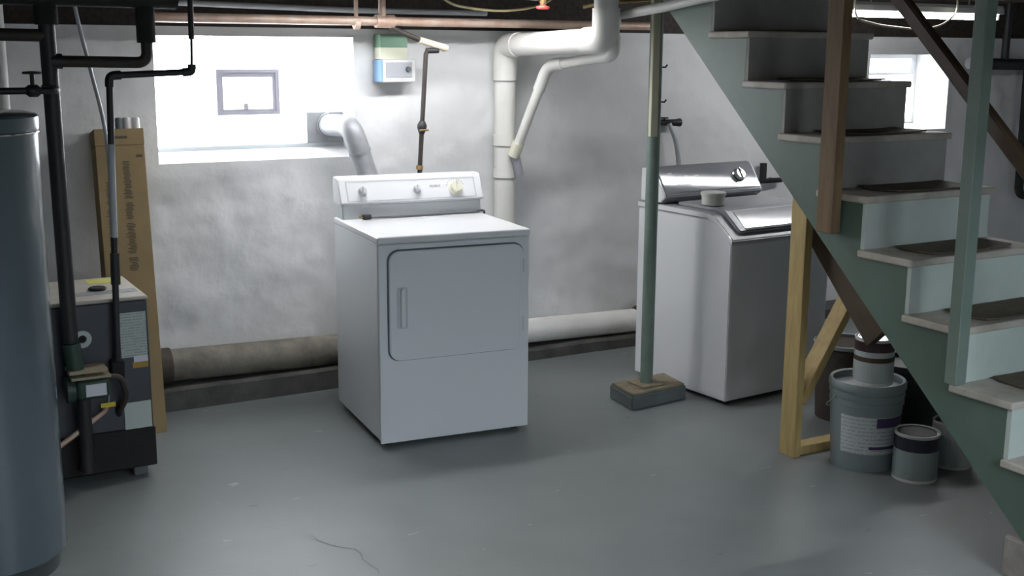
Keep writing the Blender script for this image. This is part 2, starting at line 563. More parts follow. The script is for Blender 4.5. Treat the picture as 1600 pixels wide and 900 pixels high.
bm = back_wall()
me = bpy.data.meshes.new('wall_back'); bm.to_mesh(me); bm.free()
me.materials.append(M['wall'])
for p in me.polygons:
    p.use_smooth = True
me.set_sharp_from_angle(angle=math.radians(50))
wb = bpy.data.objects.new('wall_back', me); COL.objects.link(wb); wb['kind'] = 'structure'

obj('wall_left', box(X0 - .1, X0, Y0 - .1, Y1 + .4, 0, JT), 'plaster', kind='structure')
obj('wall_right', box(X1, X1 + .1, Y0 - .1, Y1 + .4, 0, JT), 'plaster', kind='structure')

# front wall (behind the camera) with an opening for the added, unseen window
FW = (0.6, 1.9, 1.15, 1.72)
bm = bmesh.new()
box(X0, FW[0], Y0 - .25, Y0, 0, JT, bm=bm)
box(FW[1], X1, Y0 - .25, Y0, 0, JT, bm=bm)
box(FW[0], FW[1], Y0 - .25, Y0, 0, FW[2], bm=bm)
box(FW[0], FW[1], Y0 - .25, Y0, FW[3], JT, bm=bm)
obj('wall_front', bm, 'plaster', kind='structure')

# ceiling: subfloor with a stair opening, joists as its pieces
SW = (3.10, 3.96, 1.45, 4.45)
bm = bmesh.new()
box(X0 - .1, SW[0], Y0 - .1, Y1 + .4, JT, JT + .06, bm=bm)
box(SW[1], X1 + .1, Y0 - .1, Y1 + .4, JT, JT + .06, bm=bm)
box(SW[0], SW[1], Y0 - .1, SW[2], JT, JT + .06, bm=bm)
box(SW[0], SW[1], SW[3], Y1 + .4, JT, JT + .06, bm=bm)
# stairwell lining and cover above
box(SW[0] - .03, SW[0], SW[2], SW[3], JB, 2.9, bm=bm)
box(SW[1], SW[1] + .03, SW[2], SW[3], JB, 2.9, bm=bm)
box(SW[0] - .03, SW[1] + .03, SW[2] - .03, SW[2], JB, 2.9, bm=bm)
box(SW[0] - .03, SW[1] + .03, SW[3], SW[3] + .03, JB, 2.9, bm=bm)
box(SW[0] - .03, SW[1] + .03, SW[2] - .03, SW[3] + .03, 2.9, 2.94, bm=bm)
ce = obj('ceiling', bm, 'subfloor', kind='structure')
jm = None
x = X0 + .2
while x < X1 - .1:
    segs = [(Y0, Y1 - .02)]
    if SW[0] - .06 < x < SW[1] + .06:
        segs = [(Y0, SW[2] - .04), (SW[3] + .04, Y1 - .02)]
    for a, b in segs:
        obj('joist', box(x - .022, x + .022, a, b, JB, JT - .001), 'joist', ce)
    x += .4
# sill beam lying on the wall
obj('trim_1', box(X0, X1, 5.66, 5.95, WTOP + .001, JT - .001), 'joist', kind='structure')
bm = bmesh.new()
box(X0, X1, 5.90, 5.98, 0, WTOP - .05, bm=bm) if False else box(X0, X1, 5.96, 5.99, WTOP, JT, bm=bm)
obj('trim_2', bm, 'joist', kind='structure')

# concrete curb along the wall foot
def rough_slab(x0, x1, y0, y1, h, n=60):
    bm = bmesh.new()
    rows = []
    for i in range(n + 1):
        x = x0 + (x1 - x0) * i / n
        k = noise.noise(Vector((x * 4, 0, 0))) * .006 + noise.noise(Vector((x * 14, 3, 0))) * .004
        rows.append([bm.verts.new(p) for p in ((x, y0 + k, 0), (x, y0 + k * .5, h - .012 + k), (x, y0 + .014 + k, h + k), (x, y1, h + .004), (x, y1, 0))])
    for a, b in zip(rows, rows[1:]):
        for k in range(5):
            bm.faces.new((a[k], a[(k + 1) % 5], b[(k + 1) % 5], b[k]))
    bm.faces.new(rows[0]); bm.faces.new(rows[-1][::-1])
    return bm


obj('baseboard_left', rough_slab(X0, 2.3, 5.43, 5.66, .108), 'curb', kind='structure')
obj('baseboard_right', rough_slab(2.3, X1, 5.43, 5.66, .066), 'curb', kind='structure')

# ---- window 1: glass block panel with a small vent and a dryer outlet plate
w1 = setting('window_1', (0, 0, 0))
a, b, z0, z1 = OPEN1[0], OPEN1[1], 1.212, OPEN1[3]
obj('mortar_panel', box(a, b, 5.79, 5.80, z0, z1), 'mortar', w1)
obj('mortar_bed', box(a, b, 5.765, 5.80, 1.19, z0), 'sillgrey', w1)
def blk(x0, x1, zz0, zz1):
    obj('glass_block', box(x0 + .005, x1 - .005, 5.765, 5.80 - .011, zz0 + .005, zz1 - .005, .006, 1), 'glassblock', w1)
R3 = [(z0, 1.367), (1.367, 1.577), (1.577, z1)]
VX0, VX1 = 1.622, 1.925
for k in range(5):
    s = (b - a) / 5
    blk(a + s * k, a + s * (k + 1), *R3[2])
    if k < 4:
        blk(a + s * k, a + s * (k + 1), *R3[0])
blk(a, a + (VX0 - a) / 2, *R3[1]); blk(a + (VX0 - a) / 2, VX0, *R3[1])
blk(VX1, (VX1 + b) / 2, *R3[1]); blk((VX1 + b) / 2, b, *R3[1])
vf = obj('vent_frame', ring(rect(VX0, VX1, *R3[1]), rect(VX0 + .028, VX1 - .028, R3[1][0] + .022, R3[1][1] - .034), 'y', 5.735, 5.79), 'vinyl', w1)
obj('vent_trim', ring(rect(VX0 - .006, VX1 + .006, R3[1][0] - .006, R3[1][1] + .006), rect(VX0 + .012, VX1 - .012, R3[1][0] + .01, R3[1][1] - .012), 'y', 5.728, 5.737), 'vinyl', vf)
obj('vent_pane', box(VX0 + .028, VX1 - .028, 5.775, 5.785, R3[1][0] + .022, R3[1][1] - .034), 'pane', w1)
obj('latch', box(1.748, 1.772, 5.728, 5.776, R3[1][0] + .02, R3[1][0] + .05, .003), 'panelgrey', vf)
PX0 = a + (b - a) / 5 * 4
obj('outlet_plate', box(PX0, b, 5.758, 5.79, R3[0][0], R3[0][1], .003), 'galv', w1)

# ---- window 2 in its deep reveal behind the stairs
w2 = setting('window_2', (0, 0, 0))
a, b, z0, z1 = OPEN2[0], OPEN2[1], 1.20, OPEN2[3]
obj('window_frame', ring(rect(a, b, z0, z1), rect(a + .035, b - .03, z0 + .03, z1 - .028), 'y', 5.885, 5.925), 'fixture', w2)
obj('sash_rail', box(a + .03, b - .03, 5.887, 5.915, 1.527, 1.545), 'fixture', w2)
obj('upper_pane', box(a + .03, b - .03, 5.905, 5.912, 1.545, z1 - .028), 'paneblind', w2)
obj('lower_pane', box(a + .03, b - .03, 5.905, 5.912, z0 + .03, 1.527), 'pane', w2)

# ---- added window behind the camera, unseen, gives daylight fill
w3 = setting('window_fill', (0, 0, 0))
a, b, z0, z1 = FW
obj('window_frame', ring(rect(a, b, z0, z1), rect(a + .04, b - .04, z0 + .04, z1 - .04), 'y', Y0 - .2, Y0 - .15), 'fixture', w3)
obj('mullion', box((a + b) / 2 - .02, (a + b) / 2 + .02, Y0 - .2, Y0 - .15, z0 + .04, z1 - .04), 'fixture', w3)
obj('pane', box(a + .04, (a + b) / 2 - .02, Y0 - .185, Y0 - .175, z0 + .04, z1 - .04), 'pane', w3)
obj('pane', box((a + b) / 2 + .02, b - .04, Y0 - .185, Y0 - .175, z0 + .04, z1 - .04), 'pane', w3)

# ------------------------------------------------------------------ fluorescent lamps
def fluorescent(x0, x1, y, z, label, deep=0.0, tube='tube', single=False):
    t = thing('fluorescent_lamp', label, 'lamp', (x0, y, z))
    L = x1 - x0
    prof = [(-.075, .012), (-.03, .035), (.03, .035), (.075, .012), (.078, .014), (.032, .045), (.032, .055), (-.032, .055), (-.032, .045), (-.078, .014)]
    if deep:
        prof = [(-.088, deep), (-.050, .035), (.050, .035), (.088, deep), (.090, deep + .002), (.053, .045), (.032, .055), (-.032, .055), (-.053, .045), (-.090, deep + .002)]
    if single and not deep:
        prof = [(-.030, .012), (-.026, .040), (-.018, .055), (.018, .055), (.026, .040), (.030, .012)]
    elif single:
        prof = [(-.064, deep), (-.040, .035), (.040, .035), (.064, deep), (.066, deep + .002), (.043, .045), (.032, .055), (-.032, .055), (-.043, .045), (-.066, deep + .002)]
        for e in (0, L - .003) if deep else ():
            obj('end_plate', prism([(-.064, deep), (.064, deep), (.041, .036), (-.041, .036)], 'x', e, e + .003), 'fixture', t)
    obj('housing', prism(prof, 'x', 0, L), 'fixture', t)
    for s in ((0,) if single else (-1, 1)):
        tb = obj('tube', sweep([(.03, s * .033, -.006), (L - .03, s * .033, -.006)], .013, 12), tube, t, True)
        for e in (.015, L - .03):
            obj('socket', box(e, e + .015, s * .033 - .012, s * .033 + .012, -.02, .03, .002, 1), 'fixture', tb)
    for e in (.25, L - .25):
        obj('hanger', sweep([(e, 0, .054), (e, 0, JB - z + .004)], .004, 8), 'conduit', t)
    return t


fluorescent(1.75, 2.97, 4.88, 1.952, 'twin tube fluorescent lamp hanging above the dryer', -.036)
fluorescent(4.32, 5.54, 4.40, 1.874, 'lit fluorescent strip lamp seen behind the stairs near the far window', 0.0, 'tubefar', True)
fluorescent(1.85, 3.07, -.30, 1.934, 'added cool white fill lamp out of view over the near floor', -.029, 'fillcool')  # added lamp, out of view, brightens dryer front and lower risers
fluorescent(.30, 1.52, 2.45, 1.934, 'added single tube fill lamp in a deep reflector over the open floor', -.072, 'fillfloor', True)  # added lamp, out of view, brightens the open floor

# ------------------------------------------------------------------ dryer
DY = thing('clothes_dryer', 'white front-loading clothes dryer standing under the bright window', 'dryer', (1.9092, 4.4744, 0), -0.1001)
DW, DD, DH = .693, .667, .918
obj('cabinet', box(0, DW, .012, DD, .03, DH - .03, .006), 'enamel2', DY)
bm = bmesh.new()
outer = rect(0, DW, .018, DH - .032)
obj('front_panel', box(0, DW, 0, .013, .018, DH - .034, .005), 'enamel2', DY)
obj('top_panel', box(-.004, DW + .004, -.006, DD, DH - .032, DH, .009, 3), 'enamel', DY)
obj('plinth', box(.04, DW - .04, .05, DD - .05, .012, .03), 'gap', DY)
for fx, fy in ((.05, .06), (DW - .05, .06), (.05, DD - .06), (DW - .05, DD - .06)):
    obj('foot', lathe([(0, 0), (.022, 0), (.022, .012), (.01, .016), (.01, .034), (0, .034)], (fx, fy, 0), 14), 'rubber', DY)
dx0, dx1, dz0, dz1 = .042, .657, .386, .856
obj('door_gasket', prism(rrect(dx0 - .005, dx1 + .006, dz0 - .005, dz1 + .006, .05), 'y', -.003, .004), 'gap', DY)
dr = obj('door', prism(rrect(dx0, dx1, dz0, dz1, .046), 'y', -.016, .002, .0), 'enamel2', DY)
bm = ring(rrect(dx0 + .004, dx1 - .004, dz0 + .004, dz1 - .004, .042), rrect(dx0 + .018, dx1 - .018, dz0 + .018, dz1 - .018, .03), 'y', -.019, -.015)
obj('door_bead', bm, 'enamel2', dr)
obj('door_inner', prism(rrect(dx0 + .018, dx1 - .018, dz0 + .018, dz1 - .018, .03), 'y', -.0175, -.0155), 'enamel2', dr)
obj('grip_recess', prism(rrect(.074, .122, .524, .704, .012), 'y', -.0185, -.017), 'trimgrey', dr)
obj('grip', prism(rrect(.090, .108, .530, .698, .008), 'y', -.030, -.018, .003), 'enamel2', dr)
for hz in (.50, .76):
    obj('hinge', box(dx1 - .012, dx1 + .004, -.018, .002, hz - .03, hz + .03, .003, 1), 'trimgrey', dr)
# console
base = [(.545, DH - .002), (.552, .982), (.60, .985), (DD, .985), (DD, DH - .002)]
obj('console_base', prism(base, 'x', .006, DW - .006, .003), 'trimgrey', DY)
face = [(.545, .984), (.536, .990), (.588, 1.098), (.600, 1.106), (DD - .004, 1.106), (DD - .004, .984)]
con = obj('console', prism(face, 'x', -.004, DW + .004, .004), 'enamel', DY)
def con_pt(x, t, off=0.0):
    a = Vector((x, .536, .990)); b2_ = Vector((x, .588, 1.098))
    d = (b2_ - a); n = Vector((0, -d.z, d.y)).normalized()
    return a + d * t + n * off
pts_o = rect(.03, DW - .03, .08, .90); pts_i = rect(.036, DW - .036, .11, .87)
bm = bmesh.new()
qa = [[bm.verts.new(con_pt(x_, t_, .0012)) for x_, t_ in pp] for pp in (pts_o, pts_i)]
for i in range(4):
    bm.faces.new((qa[0][i], qa[0][(i + 1) % 4], qa[1][(i + 1) % 4], qa[1][i]))
obj('panel_outline', bm, 'trimgrey', con)
def knob_on(parent, pos, nrm, r, h, m, name='knob', ptr='trimgrey'):
    nrm = Vector(nrm).normalized()
    q = nrm.to_track_quat('Z', 'Y').to_matrix().to_4x4()
    bm = lathe([(0, 0), (r * 1.25, 0), (r * 1.25, h * .18), (r, h * .22), (r * .9, h), (0, h)], seg=20)
    box(-r * .14, r * .14, -r * .95, r * .95, h * .8, h * 1.25, bm=bm)
    bmesh.ops.transform(bm, matrix=Matrix.Translation(pos) @ q, verts=bm.verts)
    k = obj(name, bm, m, parent)
    bm = box(-r * .06, r * .06, r * .2, r * .9, h * 1.25, h * 1.3)
    bmesh.ops.transform(bm, matrix=Matrix.Translation(pos) @ q, verts=bm.verts)
    obj('pointer', bm, ptr, k)
    return k
nrm = Vector((0, -.108, .052))
for x_, r_, h_, m_ in ((.106, .017, .020, 'trimgrey'), (.370, .016, .020, 'trimgrey'), (.562, .028, .026, 'cream')):
    knob_on(con, con_pt(x_, .48, .0005), nrm, r_, h_, m_)
bm = bmesh.new()
for k, (xa, xb) in enumerate(((.435, .452), (.455, .475), (.478, .487))):
    bm.faces.new([bm.verts.new(con_pt(x_, t_, .0012)) for x_, t_ in ((xa, .55), (xb, .55), (xb, .63), (xa, .63))])
obj('badge_print', bm, 'mark', con)
bm = bmesh.new()
for k in range(9):
    an = math.radians(200 + k * 17)
    cx = .562 + .044 * math.cos(an); ct = .48 - .044 * math.sin(an) / .12
    if .12 < ct < .88:
        bm.faces.new([bm.verts.new(con_pt(cx + dx_, ct + dt_, .0012)) for dx_, dt_ in ((-.003, -.02), (.003, -.02), (.003, .02), (-.003, .02))])
obj('dial_marks', bm, 'mark', con)

ca, sa = math.cos(-.1001), math.sin(-.1001)
def dloc(x, y, z):
    return (1.9092 + x * ca - y * sa, 4.4744 + x * sa + y * ca, z)
pc = thing('power_cord', 'dark power cord lying along the back of the dryer top', 'cord', dloc(.11, .513, DH))
o0 = Vector(dloc(.11, .513, DH))
cp = [dloc(.125, .512, DH + .009), dloc(.23, .520, DH + .006), dloc(.35, .523, DH + .006), dloc(.44, .528, DH + .006), dloc(.53, .531, DH + .007), dloc(.64, .530, DH + .008), dloc(.715, .56, DH + .012), dloc(.73, .62, DH - .03), dloc(.73, .70, DH - .30)]
obj('cable', sweep([Vector(p) - o0 for p in fillet(cp, .05)], .0052, 8), 'cord', pc, True)
bm = bmesh.new()
box(-.02, .02, -.014, .014, .002, .024, .004, 2, bm)
obj('plug', bm, 'rubber', pc)
bm = bmesh.new()
for yy in (-.007, .007):
    box(-.036, -.02, yy - .001, yy + .001, .009, .016, bm=bm)
obj('prongs', bm, 'brass', pc)

# dryer duct from the window plate down behind the dryer
du = thing('dryer_duct', 'grey metal exhaust duct curving from window plate down behind dryer', 'duct', (2.19, 5.77, 1.30))
o0 = Vector((2.19, 5.77, 1.30))
p_el = fillet([(2.192, 5.757, 1.300), (2.192, 5.45, 1.312), (2.235, 5.445, 1.19)], .11, 8)
obj('elbow', sweep([Vector(p) - o0 for p in p_el], .054, 22), 'galv', du, True)
obj('collar', sweep([(0.002, -.013, 0), (0.002, -.028, 0)], .062, 22), 'galv', du, True)
obj('pipe', sweep([Vector(p) - o0 for p in [(2.232, 5.445, 1.20), (2.285, 5.43, 1.03), (2.33, 5.36, .55), (2.33, 5.32, .24)]], .050, 22), 'galv', du, True)
dd_ = (Vector((2.235, 5.445, 1.19)) - Vector((2.192, 5.45, 1.312))).normalized()
pj_ = Vector((2.235, 5.445, 1.19)) - o0
obj('seam_band', sweep([pj_ - dd_ * .004, pj_ + dd_ * .01], .0565, 22), 'galv', du, True)
obj('outlet_boot', sweep([Vector((2.33, 5.32, .26)) - o0, Vector((2.33, 5.32, .16)) - o0, Vector((2.33, 5.22, .13)) - o0], .053, 20), 'galv', du, True)

# ------------------------------------------------------------------ washer
WA = thing('washing_machine', 'white top-loading washing machine with grey console beside the steel column', 'washing machine', (3.6082, 4.2504, 0), 0.0775)
WW, WD = .685, .676
side = [(0, .022), (0, .788), (.012, .80), (.12, .884), (.16, .893), (WD, .898), (WD, .022)]
obj('cabinet', prism(side, 'x', 0, WW, .004), 'enamel', WA)
deck = [(-.014, .792), (-.018, .812), (-.006, .822), (.118, .914), (.15, .924), (WD, .928), (WD, .900), (.16, .896), (.12, .887), (.01, .803)]
obj('top_deck', prism(deck, 'x', -.006, WW + .006, .004), 'silverlid', WA)
for sx_ in (-.0065, WW + .0005):
    dk2 = [(-.012, .796), (-.014, .811), (-.004, .820), (.118, .911), (.15, .921), (WD - .004, .925), (WD - .004, .903), (.16, .899), (.122, .890), (.012, .806)]
    obj('deck_edge', prism(dk2, 'x', sx_ - .003, sx_ + .009), 'enamel', WA)
# lid, sloping with the deck front
def slope_pt(x, t, off):
    a = Vector((x, -.006, .822)); b_ = Vector((x, .118, .914)); d = b_ - a
    n = Vector((0, -d.z, d.y)).normalized()
    return a + d * t + n * off
lid = [(.010, .8345), (.118, .9145), (.150, .9245), (.44, .928), (.44, .944), (.15, .9405), (.108, .933), (.000, .849)]
ld = obj('lid', prism(lid, 'x', .055, WW - .055, .004), 'silverlid', WA)
def lid_pt(x, t, off):
    a = Vector((x, .000, .849)); b_ = Vector((x, .108, .933)); d = b_ - a
    n = Vector((0, -d.z, d.y)).normalized()
    return a + d * t + n * off
bm = bmesh.new()
A_ = [bm.verts.new(lid_pt(x_, t_, .0022)) for x_, t_ in ((.10, .12), (WW - .10, .12), (WW - .10, .95), (.10, .95))]
B_ = [bm.verts.new(lid_pt(x_, t_, -.002)) for x_, t_ in ((.10, .12), (WW - .10, .12), (WW - .10, .95), (.10, .95))]
bm.faces.new(A_)
for i in range(4):
    bm.faces.new((A_[i], A_[(i + 1) % 4], B_[(i + 1) % 4], B_[i]))
obj('lid_inset', bm, 'glossgrey', ld)
bm = bmesh.new()
A_ = [bm.verts.new(lid_pt(x_, t_, .004)) for x_, t_ in ((.10, .02), (WW - .10, .02), (WW - .10, .12), (.10, .12))]
B_ = [bm.verts.new(lid_pt(x_, t_, -.002)) for x_, t_ in ((.10, .02), (WW - .10, .02), (WW - .10, .12), (.10, .12))]
bm.faces.new(A_)
for i in range(4):
    bm.faces.new((A_[i], A_[(i + 1) % 4], B_[(i + 1) % 4], B_[i]))
obj('lid_handle', bm, 'gap', ld)
obj('lid_seam', box(.055, WW - .055, .442, .450, .926, .929), 'gap', WA)
# console
cons = [(.505, .930), (.470, .955), (.478, .978), (.564, 1.100), (.584, 1.108), (WD - .01, 1.100), (WD - .01, .930)]
wc = obj('console', prism(cons, 'x', .012, WW - .012, .005), 'silver', WA)
obj('console_end', prism([(.512, .934), (.478, .957), (.484, .978), (.568, 1.097), (.585, 1.104), (WD - .014, 1.096), (WD - .014, .934)], 'x', .0, .012, .003), 'enamel', WA)
obj('console_end', prism([(.512, .934), (.478, .957), (.484, .978), (.568, 1.097), (.585, 1.104), (WD - .014, 1.096), (WD - .014, .934)], 'x', WW - .012, WW, .003), 'enamel', WA)
obj('console_shadow_gap', box(.02, WW - .02, .52, WD - .02, .926, .933), 'gap', WA)
def wcp(x, t, off):
    a = Vector((x, .478, .978)); b_ = Vector((x, .564, 1.100)); d = b_ - a
    n = Vector((0, -d.z, d.y)).normalized()
    return a + d * t + n * off
knob_on(wc, wcp(.545, .52, .0), (0, -.122, .086), .030, .028, 'chrome', ptr='gap')
for xa, xb, t in ((.07, .10, .75), (.07, .10, .45), (.12, .16, .3), (.17, .20, .3), (.12, .16, .62), (.17, .2, .62), (.24, .275, .3), (.24, .275, .62)):
    bm = bmesh.new()
    bm.faces.new([bm.verts.new(wcp(x_, t_, .0012)) for x_, t_ in ((xa, t), (xb, t), (xb, t + .04), (xa, t + .04))])
    obj('button_print', bm, 'trimgrey', wc)
bm = bmesh.new()
bm.faces.new([bm.verts.new(wcp(x_, t_, .0012)) for x_, t_ in ((.10, .035), (WW - .05, .035), (WW - .05, .055), (.10, .055))])
obj('console_line', bm, 'gap', wc)
for fx, fy in ((.05, .05), (WW - .05, .05), (.05, WD - .05), (WW - .05, WD - .05)):
    obj('foot', lathe([(0, 0), (.024, 0), (.024, .010), (.012, .014), (.012, .026), (0, .026)], (fx, fy, 0), 14), 'rubber', WA)
cw, sw = math.cos(.0775), math.sin(.0775)
def wloc(x, y, z):
    return (3.6082 + x * cw - y * sw, 4.2504 + x * sw + y * cw, z)
cup = lathe([(0, .0), (.052, .0), (.055, .003), (.057, .046), (.062, .048), (.062, .060), (.058, .064), (.0, .064)], seg=30)
c_ = obj('detergent_cap', cup, 'cream', None, True)
c_.location = wloc(.112, .250, .9455)
M['capwhite'] = mat('off white plastic', (0.66, 0.66, 0.62), 0.5)
c_.data.materials[0] = M['capwhite']
tag(c_, 'off-white round plastic cap standing on the washing machine lid', 'cap')

# ------------------------------------------------------------------ steel column on its block
sb = thing('column_footing', 'weathered wooden block under the green steel column', 'block', (3.34, 4.53, 0))
bl = prism([(3.172 - 3.34, 4.406 - 4.53), (3.525 - 3.34, 4.442 - 4.53), (3.555 - 3.34, 4.665 - 4.53), (3.200 - 3.34, 4.635 - 4.53)], 'z', 0, .068, .006)
obj('base_block', bl, 'blockside', sb)
bl = prism([(3.180 - 3.34, 4.414 - 4.53), (3.517 - 3.34, 4.449 - 4.53), (3.547 - 3.34, 4.657 - 4.53), (3.207 - 3.34, 4.627 - 4.53)], 'z', .0682, .078, .003)
obj('top_board', bl, 'blockwood', sb)
CX, CY = 3.345, 4.530
colm = thing('steel_column', 'green painted steel column with cream strip near the ceiling', 'column', (CX, CY, .0785))
obj('base_plate', box(-.065, .065, -.065, .065, 0, .010, .002, 1), 'blockwood', colm)
obj('shaft', lathe([(0, .01), (.031, .01), (.031, JB - .0785 - .012), (0, JB - .0785 - .012)], seg=24), 'columngreen', colm, True)
obj('top_plate', box(-.07, .07, -.07, .07, JB - .0785 - .012, JB - .0785, .002, 1), 'columngreen', colm)
obj('side_strip', box(-.052, -.012, -.048, -.026, 1.21, JB - .0785 - .08, .003, 1), 'columncream', colm)
for hz in (1.37, 1.53):
    obj('hook', sweep([(.02, -.028, hz), (.024, -.045, hz), (.03, -.05, hz + .012)], .004, 8), 'iron', colm)

# ------------------------------------------------------------------ stairs
SX, SY, SR, ST = 3.184, 1.6785, .1959, .2248
sta = thing('staircase', 'sage green open-sided wooden staircase with pale risers', 'stairs', (3.2, 2.2, 0))
O = Vector((3.2, 2.2, 0))
NS = 11
def stringer(x0, x1):
    off = .385
    zf = .142
    def low(y):
        return max(zf, (y - SY) / ST * SR - off)
    bm = bmesh.new()
    ys = []
    yk = SY + (zf + off) * ST / SR
    cols = []
    for n in range(1, NS + 1):
        y0, y1 = SY + ST * n + .030, SY + ST * (n + 1) + .030
        cuts = [y0, y1] if not (y0 < yk < y1) else [y0, yk, y1]
        for c0, c1 in zip(cuts, cuts[1:]):
            cols.append((c0, c1, n * SR - .028, n))
    cache = {}
    def v(x, y, z):
        k = (x, round(y, 5), round(z, 5))
        if k not in cache:
            cache[k] = bm.verts.new((x - O.x, y - O.y, z))
        return cache[k]
    for c0, c1, zt, n in cols:
        for x in (x0, x1):
            f = [v(x, c0, low(c0)), v(x, c1, low(c1)), v(x, c1, zt), v(x, c0, zt)]
            bm.faces.new(f)
        bm.faces.new((v(x0, c0, low(c0)), v(x0, c1, low(c1)), v(x1, c1, low(c1)), v(x1, c0, low(c0))))
        bm.faces.new((v(x0, c0, zt), v(x0, c1, zt), v(x1, c1, zt), v(x1, c0, zt)))
    for n in range(1, NS + 1):
        y = SY + ST * n + .030
        za = (n - 1) * SR - .028 if n > 1 else zf
        bm.faces.new((v(x0, y, za), v(x0, y, n * SR - .028), v(x1, y, n * SR - .028), v(x1, y, za)))
    ye = cols[-1][1]
    bm.faces.new((v(x0, ye, low(ye)), v(x0, ye, NS * SR - .028), v(x1, ye, NS * SR - .028), v(x1, ye, low(ye))))
    return bm


obj('stringer', stringer(3.200, 3.240), 'stairgreen', sta)
obj('stringer', stringer(3.820, 3.860), 'stairgreen', sta)
for n in range(1, NS + 1):
    y = SY + ST * n
    bm = box(SX - O.x, 3.876 - O.x, y - O.y, y + ST + .030 - O.y, n * SR - .027, n * SR, .006, 2)
    obj('tread', bm, 'tread', sta)
    zb = (n - 1) * SR + .0005 if n > 1 else .142
    obj('riser', box(3.2005 - O.x, 3.8595 - O.x, y + .012 - O.y, y + .0297 - O.y, zb, n * SR - .0275), 'riser' if n < 7 else 'risergrey', sta)
ordn = {2: 'second', 3: 'third', 4: 'fourth', 5: 'fifth', 6: 'sixth', 7: 'seventh', 8: 'eighth'}
for n in range(2, 9):
    y = SY + ST * n
    cx = 3.56 + .02 * math.sin(n * 2.3)
    rz = .03 * math.sin(n * 1.7)
    bm = bmesh.new()
    # curled rubber mat
    nx, ny = 14, 6
    top_ = []; bot_ = []
    for j in range(ny + 1):
        ra, rb = [], []
        for i in range(nx + 1):
            u, v = i / nx - .5, j / ny - .5
            lift = .004 * (abs(2 * u) ** 4) + .002 * abs(2 * v) ** 3
            hx = .225 * (1 - .06 * (2 * v) ** 4); hy = .098 * (1 - .10 * (2 * u) ** 4)
            p = (u * 2 * hx, v * 2 * hy)
            ra.append(bm.verts.new((p[0], p[1], .0062 + lift))); rb.append(bm.verts.new((p[0], p[1], .0012 + lift * .9)))
        top_.append(ra); bot_.append(rb)
    for j in range(ny):
        for i in range(nx):
            bm.faces.new((top_[j][i], top_[j][i + 1], top_[j + 1][i + 1], top_[j + 1][i]))
            bm.faces.new((bot_[j][i], bot_[j + 1][i], bot_[j + 1][i + 1], bot_[j][i + 1]))
    for i in range(nx):
        bm.faces.new((top_[0][i], bot_[0][i], bot_[0][i + 1], top_[0][i + 1]))
        bm.faces.new((top_[ny][i], top_[ny][i + 1], bot_[ny][i + 1], bot_[ny][i]))
    for j in range(ny):
        bm.faces.new((top_[j][0], top_[j + 1][0], bot_[j + 1][0], bot_[j][0]))
        bm.faces.new((top_[j][nx], bot_[j][nx], bot_[j + 1][nx], top_[j + 1][nx]))
    mt = obj('stair_mat', bm, 'matbrown', None, True)
    mt.location = (cx, y + .125, n * SR - .0008)
    mt.rotation_euler = (0, 0, rz)
    tag(mt, 'brown rubber mat on the %s stair tread up from the floor' % ordn[n], 'mat', 'mats on the stair treads')

pad = obj('concrete_pad', prism([(3.188, 1.74), (3.93, 1.74), (3.93, 2.352), (3.196, 2.352)], 'z', 0, .1415, .008), 'concrete')
tag(pad, 'low concrete pad under the foot of the staircase', 'concrete pad')

gp = obj('stair_post', beam((3.157, 2.560, .605), (3.157, 2.560, JB), .052, .048, Vector((1, 0, 0)), .003), 'postgreen')
tag(gp, 'green painted square post rising from the stair side to the ceiling', 'post')
bp_ = obj('stair_post', beam((3.160, 3.185, 1.028), (3.160, 3.185, JB), .044, .082, Vector((1, 0, 0)), .003), 'brownpost')
tag(bp_, 'bare brown wooden post bolted to the upper stair side', 'post')
hr = thing('handrail', 'dark brown handrail sloping down inside the stair posts', 'handrail', (3.262, 1.80, 0))
hs = (1.861 - 1.371) / (2.975 - 2.461)
def hz_(y):
    return 1.861 + (y - 2.975) * hs
obj('rail', beam((-0.030, 3.06 - 1.80, hz_(3.06)), (-0.030, 1.74 - 1.80, hz_(1.74)), .040, .052, Vector((1, 0, 0)), .008), 'rail', hr)
obj('lower_post', beam((-.030, -.0, .1418), (-.030, -.0, hz_(1.80) - .02), .05, .05, Vector((1, 0, 0)), .003), 'rail', hr)
hr.location.x = 3.262
# pine prop with its braces
pp = thing('timber_prop', 'new pine two-by-four prop with braces under the stairs', 'prop', (3.404, 3.575, 0))
o0 = Vector((3.404, 3.575, 0))
obj('post', prism([(3.385 - o0.x, 3.53 - o0.y), (3.423 - o0.x, 3.53 - o0.y), (3.423 - o0.x, 3.62 - o0.y), (3.385 - o0.x, 3.62 - o0.y)], 'z', 0, 1.235, .002), 'pine', pp)
obj('floor_plate', box(3.4235 - o0.x, 3.74 - o0.x, 3.545 - o0.y, 3.615 - o0.y, 0, .038, .002, 1), 'pine', pp)
obj('brace', beam(Vector((3.426, 3.575, .235)) - o0, Vector((3.722, 3.575, .700)) - o0, .085, .038, Vector((0, 1, 0)), .002), 'pine', pp)
cb = obj('carriage_beam', beam((3.475, 3.61, 1.024), (3.475, 3.19, .585), .04, .12, Vector((1, 0, 0)), .003), 'darkwood')
tag(cb, 'dark stained timber running diagonally beneath the stair side', 'beam')

